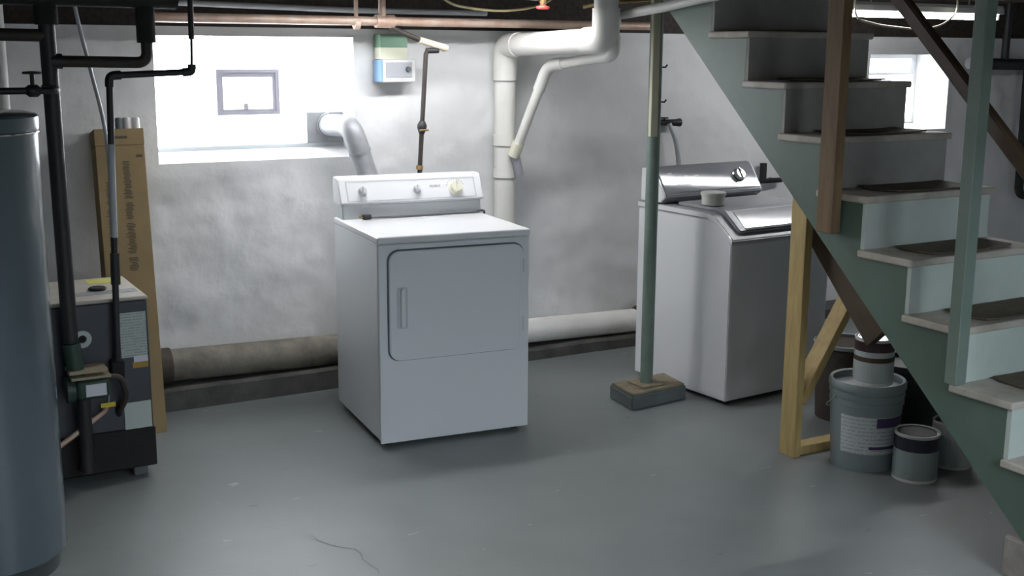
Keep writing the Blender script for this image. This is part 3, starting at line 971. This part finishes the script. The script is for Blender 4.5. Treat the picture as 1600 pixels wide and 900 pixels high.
# ------------------------------------------------------------------ cans under the stairs
bx, by = 3.612, 3.362
bk = thing('paint_pail', 'large pale plastic pail with purple and white label', 'pail', (bx, by, 0))
obj('body', lathe([(0, .004), (.126, .004), (.130, .0), (.131, .012), (.146, .27), (.150, .272), (.150, .288), (.147, .29), (.147, .302), (.152, .304), (.152, .320), (.148, .322), (.148, .335), (0, .335)], seg=40), 'bucket', bk, True)
obj('lid', lathe([(0, .337), (.137, .337), (.139, .362), (.150, .366), (.156, .358), (.156, .336), (.149, .334)], seg=40), 'bucket', bk, True)
lb = obj('label', shell([(.1349, .075), (.1437, .235)], -178, -62, seg=18, t=.0012), 'bucketlabel', bk)
obj('label_block', shell([(.1434, .192), (.1455, .232)], -118, -62, seg=10, t=.0008), 'purple', lb)
obj('label_bar', shell([(.1381, .098), (.1388, .110)], -128, -80, seg=10, t=.0008), 'purple', lb)
obj('bail', sweep(fillet([(.151, -.03, .300), (.165, -.02, .285), (.165, .1, .24), (.05, .168, .20), (-.10, .14, .22), (-.150, .03, .30)], .06), .003, 8), 'conduit', bk, True)

def can(name, label, x, y, z, r, h, bands, lidm='canlid', rim='canrim'):
    t = thing(name, label, 'paint can', (x, y, z))
    obj('body', lathe([(0, .003), (r * .97, .003), (r, .0), (r, .008), (r * .985, .010), (r * .985, h - .012), (r, h - .010), (r, h), (r * .94, h), (r * .93, h - .006), (0, h - .006)], seg=36), rim, t, True)
    obj('lid', lathe([(0, h - .0058), (r * .86, h - .0058), (r * .86, h - .001), (r * .80, h - .001), (r * .78, h - .004), (0, h - .004)], seg=36), lidm, t, True)
    for (za, zb, m_, a0, a1) in bands:
        obj('label_band', shell([(r * .985, za), (r * .985, zb)], a0, a1, seg=30, t=.0010), m_, t)
    return t


can('paint_can', 'paint can with dark red band and metal lid on the pale pail', 3.578, 3.305, .3665, .080, .190,
    [(.012, .096, 'canwhite', -260, 60), (.0965, .116, 'darkwood', -260, 60), (.1165, .138, 'canwhite', -260, 60), (.1385, .178, 'candark', -260, 60)])
can('paint_can', 'paint can with navy band and grey-green label in front of black pail', 3.662, 3.130, 0, .088, .195,
    [(.012, .128, 'cangreen', -260, 60), (.1285, .182, 'cannavy', -260, 60)], lidm='blackpail')
can('paint_can', 'pale paint can half hidden behind the stair side', 3.915, 3.165, 0, .082, .19,
    [(.012, .175, 'canwhite', -260, 60)], lidm='candark')
b2 = thing('plastic_pail', 'black plastic pail standing behind the paint cans', 'pail', (3.985, 3.47, 0))
obj('body', lathe([(0, .004), (.126, .004), (.130, .0), (.147, .30), (.153, .302), (.153, .32), (.148, .322), (.150, .345), (0, .345)], seg=32), 'blackpail', b2, True)
obj('lid', lathe([(0, .346), (.14, .346), (.142, .364), (.155, .368), (.158, .345), (.151, .343)], seg=32), 'blackpail', b2, True)

b3 = thing('plastic_pail', 'dark brown pail with pale rim behind the large pale pail', 'pail', (4.01, 3.87, 0))
obj('body', lathe([(0, .004), (.126, .004), (.130, .0), (.147, .35), (0, .35)], seg=32), 'hub', b3, True)
obj('rim', lathe([(.1475, .345), (.154, .348), (.154, .362), (.147, .366), (.140, .362), (.140, .3505)], seg=32), 'bucket', b3, True)

# ------------------------------------------------------------------ pipes
def run(parent, name, pts, r, m, o0, rad=.04, seg=14):
    return obj(name, sweep([p - o0 for p in fillet(pts, rad)], r, seg), m, parent, True)

# sewer pipe along wall foot
o0 = Vector((1.4, 5.515, .12))
dp = thing('drain_pipe', 'thick drain pipe running along the foot of the wall, grimy beige then white', 'pipe', o0)
def dzp(x):
    return .200 - (x - 1.37) * .0265
obj('pipe', sweep([Vector((X0 + .02, 5.515, dzp(X0))) - o0, Vector((2.30, 5.515, dzp(2.30))) - o0], .077, 22), 'drain', dp, True)
obj('pipe', sweep([Vector((2.30, 5.515, dzp(2.30))) - o0, Vector((3.98, 5.515, dzp(3.98))) - o0], .068, 22), 'drainwhite', dp, True)
obj('coupling', sweep([Vector((2.22, 5.515, dzp(2.22))) - o0, Vector((2.36, 5.515, dzp(2.36))) - o0], .086, 22), 'drain', dp, True)
obj('coupling', sweep([Vector((1.21, 5.515, dzp(1.21))) - o0, Vector((1.275, 5.515, dzp(1.275))) - o0], .086, 22), 'hub', dp, True)
obj('hub', sweep([Vector((3.97, 5.515, dzp(3.98))) - o0, Vector((4.0, 5.515, dzp(3.98))) - o0, Vector((4.10, 5.515, dzp(3.98))) - o0, Vector((4.14, 5.515, dzp(3.98))) - o0], [.070, .085, .085, .07], 22), 'hub', dp, True)

# white PVC stack
o0 = Vector((3.085, 5.50, .20))
pv = thing('pvc_drain', 'thick white PVC waste pipe dropping down the wall from the ceiling', 'pipe', o0)
obj('stack', sweep([Vector((3.085, 5.50, .17)) - o0, Vector((3.085, 5.50, 1.60)) - o0], .056, 24), 'pvc', pv, True)
obj('elbow', sweep([p - o0 for p in fillet([(3.085, 5.50, 1.575), (3.085, 5.50, 1.705), (3.085, 5.36, 1.709)], .10, 10)], .063, 24), 'pvc', pv, True)
obj('arm', sweep([Vector((3.085, 5.38, 1.708)) - o0, Vector((3.085, 4.60, 1.730)) - o0], .057, 24), 'pvc', pv, True)
obj('elbow', sweep([p - o0 for p in fillet([(3.085, 4.72, 1.727), (3.085, 4.565, 1.731), (3.085, 4.565, 1.87)], .10, 10)], .063, 24), 'pvc', pv, True)
obj('riser', sweep([Vector((3.085, 4.565, 1.85)) - o0, Vector((3.085, 4.565, JB + .10)) - o0], .056, 24), 'pvc', pv, True)
for za, zb in ((1.525, 1.58), (1.185, 1.245), (1.015, 1.065)):
    obj('coupling', sweep([Vector((3.085, 5.50, za)) - o0, Vector((3.085, 5.50, zb)) - o0], .0615, 24), 'pvc', pv, True)
    obj('joint', sweep([Vector((3.085, 5.50, za - .004)) - o0, Vector((3.085, 5.50, za)) - o0], .0622, 24), 'pvcdark', pv, True)

o0 = Vector((3.12, 5.43, 1.16))
ps = thing('pvc_branch', 'thinner white PVC pipe slanting down beside the waste stack', 'pipe', o0)
run(ps, 'slant', [(3.100, 5.415, 1.150), (3.168, 5.205, 1.603)], .026, 'pvc', o0)
obj('elbow', sweep([p - o0 for p in fillet([(3.150, 5.262, 1.480), (3.168, 5.205, 1.606), (3.175, 5.06, 1.620)], .07, 8)], .031, 18), 'pvc', ps, True)
run(ps, 'arm', [(3.170, 5.16, 1.608), (3.185, 4.66, 1.660)], .026, 'pvc', o0)
obj('elbow', sweep([p - o0 for p in fillet([(3.183, 4.74, 1.652), (3.186, 4.645, 1.661), (3.186, 4.645, 1.75)], .06, 8)], .031, 18), 'pvc', ps, True)
run(ps, 'riser', [(3.186, 4.645, 1.72), (3.186, 4.645, 1.835)], .026, 'pvc', o0)
run(ps, 'upper_arm', [(3.186, 4.67, 1.838), (3.140, 4.20, 1.868), (3.070, 3.86, 1.892), (3.046, 3.55, 1.915), (3.046, 3.48, 2.06)], .022, 'pvc', o0)
obj('tee', sweep([Vector((3.186, 4.645, 1.80)) - o0, Vector((3.186, 4.645, 1.862)) - o0], .031, 18), 'pvc', ps, True)
obj('wye', sweep([Vector((3.098, 5.425, 1.135)) - o0, Vector((3.108, 5.392, 1.205)) - o0], .032, 18), 'cream', ps, True)
obj('trap_hose', sweep([p - o0 for p in fillet([(3.099, 5.42, 1.15), (3.125, 5.43, 1.08), (3.14, 5.44, 1.03)], .03)], .024, 14), 'panelgrey', ps, True)

# copper coloured supply along the wall top and gas drop to the dryer
o0 = Vector((2.33, 5.35, 1.81))
cpx = thing('supply_pipe', 'dull copper pipe running along the top of the wall', 'pipe', o0)
obj('pipe', sweep([Vector((1.18, 5.35, 1.813)) - o0, Vector((3.95, 5.35, 1.813)) - o0], .0215, 16), 'copper', cpx, True)
obj('tee', sweep([Vector((2.29, 5.35, 1.813)) - o0, Vector((2.385, 5.35, 1.813)) - o0], .031, 16), 'copper', cpx, True)
obj('stub', sweep([Vector((2.325, 5.35, 1.83)) - o0, Vector((2.325, 5.35, JB)) - o0], .018, 14), 'copper', cpx, True)
obj('hanger_strap', sweep([Vector((2.18, 5.35, 1.80)) - o0, Vector((2.205, 5.35, 1.80)) - o0], .027, 14), 'copper', cpx, True)
obj('hanger_strap', sweep([Vector((2.192, 5.352, 1.82)) - o0, Vector((2.192, 5.352, JB)) - o0], .010, 10), 'copper', cpx, True)
o0 = Vector((2.52, 5.33, 1.05))
gs = thing('gas_pipe', 'slim black gas pipe with valve dropping behind the dryer', 'pipe', o0)
obj('branch', sweep([Vector((2.37, 5.355, 1.785)) - o0, Vector((2.52, 5.35, 1.728)) - o0], .0125, 12), 'ironbrown', gs, True)
obj('sleeve', sweep([Vector((2.52, 5.35, 1.728)) - o0, Vector((2.655, 5.345, 1.690)) - o0, Vector((2.672, 5.345, 1.688)) - o0], [.016, .0185, .012], 14), 'beigepipe', gs, True)
obj('tee', sweep([Vector((2.62, 5.345, 1.678)) - o0, Vector((2.555, 5.345, 1.676)) - o0], .014, 12), 'iron', gs, True)
obj('drop', sweep([p - o0 for p in fillet([(2.60, 5.345, 1.676), (2.553, 5.345, 1.675), (2.510, 5.345, 1.05), (2.50, 5.345, .35)], .03)], .0115, 12), 'ironbrown', gs, True)
obj('valve', sweep([Vector((2.530, 5.345, 1.335)) - o0, Vector((2.528, 5.345, 1.315)) - o0, Vector((2.527, 5.345, 1.30)) - o0, Vector((2.525, 5.345, 1.27)) - o0], [.013, .024, .024, .013], 12), 'iron', gs, True)
obj('valve_lever', box(2.505 - o0.x, 2.555 - o0.x, 5.322 - o0.y, 5.328 - o0.y, 1.285 - o0.z, 1.295 - o0.z, .002, 1), 'brass', gs)
obj('union', sweep([Vector((2.513, 5.345, 1.115)) - o0, Vector((2.511, 5.345, 1.095)) - o0], .018, 12), 'brass', gs, True)

# conduit, cable and small fittings below the joists
c1 = obj('conduit', sweep([(.9, 5.55, 1.89), (1.314, 5.55, 1.886), (2.265, 5.55, 1.868), (3.0, 5.55, 1.868)], .014, 12), 'conduit', None, True)
tag(c1, 'pale grey electrical conduit running above the copper pipe', 'conduit')
cb1 = obj('cable', sweep(fillet([(2.45, 5.2, JB), (2.619, 5.2, 1.893), (2.76, 5.2, 1.875), (2.882, 5.2, 1.868), (3.02, 5.2, 1.88), (3.139, 5.2, 1.905), (3.3, 5.2, JB)], .05), .006, 8), 'yellowcable', None, True)
tag(cb1, 'yellowish cable sagging from the joists beside the red valve', 'cable')
cb3 = obj('cable', sweep(fillet([(4.38, 4.33, 2.005), (4.397, 4.33, 1.842), (4.576, 4.33, 1.813), (4.851, 4.33, 1.795), (5.014, 4.33, 1.82), (5.127, 4.33, 1.887), (5.1, 4.33, 2.005)], .05), .005, 8), 'columncream', None, True)
tag(cb3, 'cream cable sagging below the strip lamp behind the stairs', 'cable')
sv = thing('shutoff_valve', 'brass valve with red handwheel hanging from the joists', 'valve', (3.011, 5.0, 1.875))
obj('pipe', sweep([(-.30, 0, .078), (.6, 0, .078)], .010, 12), 'copper', sv, True)
obj('body', lathe([(0, .020), (.012, .020), (.017, .034), (.017, .060), (.013, .066), (.013, .076), (0, .078)], seg=16), 'brass', sv, True)
obj('handwheel', lathe([(0, .0), (.024, .0), (.032, .004), (.034, .009), (.032, .014), (.022, .016), (.010, .021), (0, .021)], seg=20), 'red', sv, True)
cpp = obj('copper_pipe', sweep([(3.15, 4.86, 1.885), (3.24, 4.80, 1.905), (3.55, 4.75, 1.93), (3.8, 4.75, 1.95)], .009, 12), 'brass', None, True)
tag(cpp, 'thin copper pipe slanting up beside the white PVC elbow', 'pipe')

# wall box with a carton on top
o0 = Vector((2.375, 5.60, 1.52))
wx = thing('wall_box', 'small white wall box with a blue side and dark knob', 'box', o0)
obj('body', box(0.012, .190, -.105, -.0, 0, .112, .004, 2), 'fixture', wx)
obj('side_panel', box(0.004, .012, -.103, -.0, .002, .110, .002, 1), 'blueside', wx)
obj('face', box(.030, .172, -.108, -.104, .024, .098, .002, 1), 'panelgrey', wx)
bm = lathe([(0, 0), (.014, 0), (.012, .014), (0, .014)], seg=18)
bmesh.ops.transform(bm, matrix=Matrix.Translation((.148, -.108, .064)) @ Matrix.Rotation(PI / 2, 4, 'X'), verts=bm.verts)
obj('knob', bm, 'gap', wx)
ct = thing('carton', 'green and cream carton standing on the white wall box', 'carton', (2.384, 5.60, 1.6325))
obj('lower_half', box(0, .150, -.085, -.005, 0, .058, .002, 1), 'creamcarton', ct)
obj('upper_half', box(0, .148, -.084, -.005, .0582, .122, .002, 1), 'greencarton', ct)

# hose bibb behind the washer
hb = thing('hose_bibb', 'dark water tap with hose on the wall above the washing machine', 'tap', (4.21, 5.60, 1.275))
obj('body', sweep([(-.03, .02, 0), (-.03, -.05, 0), (.02, -.075, .0), (.055, -.075, 0)], [.016, .018, .020, .024], 12), 'iron', hb, True)
obj('handle', lathe([(0, 0), (.024, 0), (.024, .008), (0, .008)], (-.03, -.04, .022), 14), 'iron', hb, True)
obj('stem', sweep([(-.03, -.04, 0), (-.03, -.04, .025)], .006, 8), 'iron', hb, True)
obj('hose', sweep(fillet([(-.02, -.072, -.005), (.015, -.09, -.09), (.035, -.10, -.20), (.05, -.10, -.45)], .08), .014, 12), 'conduit', hb, True)

hk = thing('wall_pipe', 'short dark pipe with tee on the wall behind the washing machine', 'pipe', (4.98, 5.60, .95))
obj('pipe', sweep([(-.30, -.06, -.05), (.10, -.06, -.05)], .016, 12), 'iron', hk, True)
obj('tee', sweep([(-.05, -.06, -.05), (-.05, -.06, .06)], .022, 12), 'iron', hk, True)
obj('nipple', sweep([(.05, -.06, -.05), (.05, .02, -.05)], .014, 12), 'iron', hk, True)

# far right pipes beyond the stairs
rp = thing('wall_pipes', 'dark iron pipes hanging on the wall right of the far window', 'pipes', (6.95, 5.6, .75))
o0 = Vector((6.95, 5.6, .75))
obj('main', sweep([Vector((6.60, 5.45, 1.612)) - o0, Vector((X1 - .02, 5.45, 1.590)) - o0], .038, 14), 'iron', rp, True)
obj('drop', sweep([p - o0 for p in fillet([(7.20, 5.45, 1.60), (7.22, 5.45, .70), (7.34, 5.45, .69)], .06)], .030, 14), 'insul', rp, True)
obj('branch', sweep([Vector((6.95, 5.45, 1.61)) - o0, Vector((6.95, 5.45, JB)) - o0], .026, 14), 'iron', rp, True)

# ------------------------------------------------------------------ left side: heater, boiler, box
hx, hy = .300, 4.000
HT = thing('water_heater', 'tall grey cylindrical water heater at the left edge', 'water heater', (hx, hy, 0))
HR = .252
obj('jacket', lathe([(0, .055), (HR - .012, .055), (HR, .068), (HR, 1.430), (0, 1.430)], seg=64), 'heater', HT, True)
obj('base', lathe([(0, .0), (HR - .025, .0), (HR - .025, .055), (0, .055)], seg=48), 'heaterdark', HT, True)
obj('top_cap', lathe([(0, 1.4305), (HR + .003, 1.4305), (HR + .005, 1.437), (HR + .005, 1.473), (HR - .002, 1.480), (HR - .03, 1.487), (0, 1.495)], seg=64), 'heater', HT, True)
obj('cap_band', lathe([(HR + .0035, 1.423), (HR + .0055, 1.425), (HR + .0055, 1.4285), (HR + .0035, 1.4302)], seg=64), 'chrome', HT, True)
obj('draft_hood', lathe([(0, 1.49), (.10, 1.49), (.10, 1.50), (.06, 1.56), (.06, 1.58), (0, 1.58)], (-.06, .02, 0), 28), 'galv', HT, True)
for k in range(3):
    an = 2 * PI * k / 3
    obj('hood_leg', box(-.06 + .08 * math.cos(an) - .006, -.06 + .08 * math.cos(an) + .006, .02 + .08 * math.sin(an) - .003, .02 + .08 * math.sin(an) + .003, 1.462, 1.492), 'galv', HT)
obj('flue', sweep(fillet([(-.06, .02, 1.57), (-.06, .02, 1.72), (-.5, .02, 1.76), (-1.3, .02, 1.82)], .1, 8), .052, 20), 'galv', HT, True)
cwv = obj('cold_pipe', sweep(fillet([(.12, .10, 1.46), (.12, .10, 1.545), (.33, .10, 1.545), (.352, .20, 1.545), (.352, .48, 1.545)], .03), .011, 12), 'iron', HT, True)
obj('valve', sweep([(.24, .10, 1.545), (.25, .10, 1.545), (.275, .10, 1.545), (.285, .10, 1.545)], [.012, .020, .020, .012], 12), 'iron', cwv, True)
obj('valve_stem', sweep([(.262, .10, 1.55), (.262, .10, 1.598)], .007, 8), 'ironbrown', cwv, True)
obj('handwheel', lathe([(0, 1.598), (.028, 1.598), (.030, 1.602), (.028, 1.606), (0, 1.608)], (.262, .10, 0), 16), 'ironbrown', cwv, True)

# pale flue pipe behind the heater
vp = thing('vent_pipe', 'pale grey vent pipe standing behind the water heater', 'pipe', (.605, 5.30, 0))
obj('pipe', sweep([(0, 0, 0), (0, 0, 1.22)], .045, 20), 'galv', vp, True)
obj('reducer', sweep([(0, 0, 1.20), (0, 0, 1.24), (0, 0, 1.30)], [.050, .050, .030], 20), 'whitetube', vp, True)
obj('upper_pipe', sweep([(0, 0, 1.28), (0, 0, JB)], .030, 20), 'whitetube', vp, True)
obj('joint', sweep([(0, 0, .86), (0, 0, .875)], .047, 20), 'gap', vp, True)

# boiler
BX0, BX1, BY0, BY1 = .44, .992, 4.615, 5.07
o0 = Vector((.715, 4.615, 0))
BO = thing('boiler', 'dark slate gas boiler with stickers and a green pump', 'boiler', o0)
def bl_(x0, x1, y0, y1, z0, z1, bev=0.0, seg=1):
    return box(x0 - o0.x, x1 - o0.x, y0 - o0.y, y1 - o0.y, z0 - o0.z, z1 - o0.z, bev, seg)
obj('jacket', bl_(BX0, BX1, BY0, BY1, .205, .722, .005), 'boilerjacket', BO)
obj('base', bl_(BX0 + .002, BX1 + .006, BY0 - .004, BY1, .045, .2045, .004), 'soot', BO)
obj('top', bl_(BX0 - .004, BX1 + .004, BY0 - .004, BY1, .7225, .737, .004), 'boilertop', BO)
for fx in (BX0 + .06, BX1 - .08):
    for fy in (BY0 + .03, BY1 - .08):
        obj('foot', bl_(fx, fx + .055, fy, fy + .05, 0, .0455, .004), 'blockside', BO)
obj('warning_sticker', bl_(.835, BX1 - .02, BY1 - .13, BY1 - .03, .7372, .7382), 'sticker_yellow', BO)
bm = lathe([(0, 0), (.030, 0), (.036, .006), (.030, .012), (0, .012)], (.845 - o0.x, 4.81 - o0.y, .7372), 20)
obj('knockout', bm, 'soot', BO, True)
obj('grey_strip', bl_(.74, BX1 - .01, BY0 + .10, BY0 + .17, .7372, .7380), 'galv', BO)
obj('instruction_sheet', bl_(.884, .984, BY0 - .0015, BY0 + .0005, .497, .676), 'paper', BO)
obj('white_sticker', bl_(.930, .984, BY0 - .0022, BY0 - .0005, .476, .500), 'paperwhite', BO)
obj('orange_sticker', bl_(.925, .984, BY0 - .0015, BY0 + .0005, .452, .4755), 'sticker_orange', BO)
obj('rating_plate', bl_(.882, .985, BY0 - .0055, BY0 - .0035, .208, .316) if False else bl_(.882, .985, BY0 - .0055, BY0 + .0005, .2075, .316), 'papergreen', BO)
bm = lathe([(.014, 0), (.034, 0), (.036, .006), (.034, .014), (.016, .014), (.014, 0)], seg=24)
bmesh.ops.transform(bm, matrix=Matrix.Translation(Vector((.742, BY0, .592)) - o0) @ Matrix.Rotation(PI / 2, 4, 'X'), verts=bm.verts)
ga = obj('gauge_ring', bm, 'tan', BO, True)
ga.data.materials[0] = M['papergreen']
bm = lathe([(0, 0), (.0145, 0), (.0145, .006), (0, .006)], seg=20)
bmesh.ops.transform(bm, matrix=Matrix.Translation(Vector((.742, BY0, .592)) - o0) @ Matrix.Rotation(PI / 2, 4, 'X'), verts=bm.verts)
obj('gauge_face', bm, 'soot', ga, True)
# circulator pump hung on the riser in front of the jacket
pu = obj('pump', bl_(.690, .812, BY0 - .14, BY0 - .02, .385, .462, .018, 3), 'pumpgreen', BO, True)
obj('pump_motor', sweep([Vector((.66, BY0 - .08, .42)) - o0, Vector((.69, BY0 - .08, .42)) - o0], .05, 18), 'pumpgreen', pu, True)
obj('pump_label', bl_(.722, .796, BY0 - .1425, BY0 - .139, .400, .446), 'paperwhite', pu)
obj('flange', bl_(.675, .818, BY0 - .13, BY0 - .03, .4625, .474, .002), 'tan', pu)
obj('flange', bl_(.668, .808, BY0 - .13, BY0 - .03, .486, .499, .002), 'tan', pu)
obj('neck', sweep([Vector((.700, BY0 - .085, .470)) - o0, Vector((.690, BY0 - .085, .60)) - o0], .032, 16), 'pumpgreen', pu, True)
obj('lower_pipe', sweep([Vector((.720, BY0 - .08, .39)) - o0, Vector((.720, BY0 - .08, .10)) - o0, Vector((.720, BY0 - .0, .08)) - o0], .026, 14), 'iron', BO, True)
obj('flex_hose', sweep([p - o0 for p in fillet([(.80, BY0 - .09, .455), (.86, BY0 - .085, .45), (.885, BY0 - .06, .36), (.862, BY0 - .03, .30), (.862, BY0 + .01, .27)], .05)], .012, 10), 'ironbrown', BO, True)
obj('relief_pipe', sweep([Vector((.610, BY0 - .10, .205)) - o0, Vector((.665, BY0 - .09, .235)) - o0, Vector((.80, BY0 - .03, .300)) - o0, Vector((.82, BY0 + .01, .305)) - o0], .010, 10), 'copper', BO, True)
obj('yellow_tag', bl_(.790, .845, BY0 - .034, BY0 - .030, .318, .336), 'tag_yellow', BO)
obj('tag_wire', sweep([Vector((.82, BY0 - .032, .334)) - o0, Vector((.825, BY0 - .02, .36)) - o0, Vector((.83, BY0 + .005, .37)) - o0], .002, 6), 'conduit', BO)
obj('gas_valve', bl_(.835, .885, BY0 - .055, BY0 + .005, .43, .50, .006, 2), 'soot', BO)

# boiler piping
o0 = Vector((.690, 4.50, .60))
bp2 = thing('heating_pipes', 'black iron heating pipes rising from the boiler pump to the ceiling', 'pipes', o0)
obj('riser', sweep([Vector((.688, 4.53, .603)) - o0, Vector((.676, 4.50, 1.88)) - o0], .0285, 18), 'iron', bp2, True)
obj('branch', sweep([p - o0 for p in fillet([(.68, 4.50, 1.634), (1.018, 4.50, 1.629), (1.018, 4.50, 1.88)], .04, 8)], .0205, 16), 'ironbrown', bp2, True)
obj('tee', sweep([Vector((.72, 4.50, 1.634)) - o0, Vector((.68, 4.50, 1.634)) - o0], .027, 16), 'iron', bp2, True)
obj('branch', sweep([Vector((.675, 4.50, 1.723)) - o0, Vector((-.6, 4.50, 1.735)) - o0], .022, 16), 'ironbrown', bp2, True)
obj('main', sweep([Vector((-1.4, 4.50, 1.905)) - o0, Vector((1.13, 4.50, 1.892)) - o0], .070, 20), 'insul', bp2, True)
obj('main_drop', sweep([Vector((1.018, 4.50, 1.70)) - o0, Vector((1.018, 4.50, 1.86)) - o0], .034, 18), 'insul', bp2, True)
obj('collar', sweep([Vector((.677, 4.50, 1.76)) - o0, Vector((.676, 4.50, 1.86)) - o0], .040, 18), 'insul', bp2, True)

o0 = Vector((.861, 4.575, .46))
gp2 = thing('gas_pipe', 'thin black pipe crossing the bright window and dropping to the boiler', 'pipe', o0)
obj('drop', sweep([p - o0 for p in fillet([(1.198, 4.575, 1.594), (.894, 4.575, 1.581), (.878, 4.575, 1.05), (.861, 4.575, .502)], .03, 6)], .0125, 14), 'iron', gp2, True)
obj('upright', sweep([Vector((1.198, 4.575, 1.594)) - o0, Vector((1.203, 4.575, 1.72)) - o0], .0055, 10), 'iron', gp2, True)
obj('upright', sweep([Vector((1.203, 4.575, 1.715)) - o0, Vector((1.207, 4.575, JB)) - o0], .011, 12), 'iron', gp2, True)
obj('elbow', sweep([p - o0 for p in fillet([(1.165, 4.575, 1.5925), (1.199, 4.575, 1.594), (1.1995, 4.575, 1.622)], .02, 6)], .0165, 12), 'iron', gp2, True)
obj('elbow', sweep([p - o0 for p in fillet([(.935, 4.575, 1.583), (.894, 4.575, 1.581), (.8925, 4.575, 1.54)], .025, 6)], .0165, 12), 'iron', gp2, True)
obj('sleeve', sweep([Vector((.885, 4.575, 1.33)) - o0, Vector((.8765, 4.574, .98)) - o0], .0135, 12), 'conduit', gp2, True)
obj('union', sweep([Vector((.8745, 4.572, .92)) - o0, Vector((.871, 4.570, .80)) - o0], .018, 12), 'iron', gp2, True)

cb2 = obj('cable', sweep(fillet([(.82, 4.88, JB), (.846, 4.9, 1.813), (.932, 4.9, 1.369), (.942, 4.9, 1.05), (.944, 4.9, .745)], .1), .0075, 8), 'conduit', None, True)
tag(cb2, 'grey cable hanging from the joists down to the boiler top', 'cable')

# tall cardboard box leaning on the wall
bw, bt, bh = .212, .10, 1.365
lean = math.atan2(.312, 1.33)
cbx = thing('cardboard_box', 'tall narrow brown cardboard box leaning against the wall beside the boiler', 'box', (1.163 - bw, 5.140, 0.0))
TI = Matrix.Rotation(-lean, 4, 'X')
def tilt(bm, m=TI):
    bmesh.ops.transform(bm, matrix=m, verts=bm.verts)
    return bm
sh = .030   # slight sideways lean of the box
SHM = Matrix(((1, 0, .026, 0), (0, 1, 0, 0), (0, 0, 1, 0), (0, 0, 0, 1)))
TL = SHM @ TI
obj('body', tilt(box(0, bw, 0, bt, 0, bh - .075, .002, 1), TL), 'card', cbx)
obj('top_sleeve', tilt(box(-.0015, bw + .0015, -.0015, bt + .0015, bh - .0745, bh, .002, 1), TL), 'card', cbx)
obj('hand_slot', tilt(box(.085, .14, -.0024, -.001, bh - .045, bh - .033), TL), 'cardink', cbx)
def print_column(xc, wdt, za, zb, words, seed):
    rnd = random.Random(seed)
    bm = bmesh.new()
    z = zb
    tot = sum(words) + .35 * (len(words) - 1) * 3
    unit = (zb - za) / tot
    for wl in words:
        n = int(wl * 2.4)
        for k in range(n):
            zz = z - unit * wl * (k + .5) / n
            hw = wdt * rnd.choice((.32, .36, .5, .34)) ; sh_ = rnd.uniform(-.08, .12) * wdt
            th = unit * wl / n * .30
            bm.faces.new([bm.verts.new(p) for p in ((xc - hw + sh_, -.0008, zz - th), (xc + hw + sh_, -.0008, zz - th), (xc + hw + sh_, -.0008, zz + th), (xc - hw + sh_, -.0008, zz + th))])
        z -= unit * (wl + 1.05)
    return tilt(bm, TL)
obj('printed_line', print_column(.125, .040, .73, 1.22, (11, 5, 9, 4), 3), 'cardink', cbx)
obj('printed_line', print_column(.045, .036, .78, 1.13, (8, 3, 9, 4), 5), 'cardink', cbx)
obj('tape_mark', tilt(box(.172, .20, -.0012, -.0002, bh - .13, bh - .118), TL), 'cardink', cbx)
topc = Vector((1.163 - bw, 5.140, 0)) + (TL @ Vector((0, 0, bh)))
tubes = [(.088, 'thin grey tube sticking out of the cardboard box top', 'panelgrey', .011), (.118, 'dark grey tube end beside the white tubes in the cardboard box', 'gap', .016), (.152, 'white tube sticking out of the box top, left of two', 'whitetube', .0175), (.192, 'white tube sticking out of the box top, right of two', 'whitetube', .0175)]
for tx, lab, m_, r_ in tubes:
    pA = Vector((1.163 - bw, 5.140, 0)) + TL @ Vector((tx, .045, bh + .0005)); pB = Vector((1.163 - bw, 5.140, 0)) + TL @ Vector((tx, .045, bh + .055))
    d_ = pB - pA
    bm = sweep([(0, 0, 0), d_ * .9, d_], [r_, r_, r_ * .85], 14)
    to = obj('tube', bm, m_, None, True)
    to.location = pA
    tag(to, lab, 'tube', 'tubes in the cardboard box')
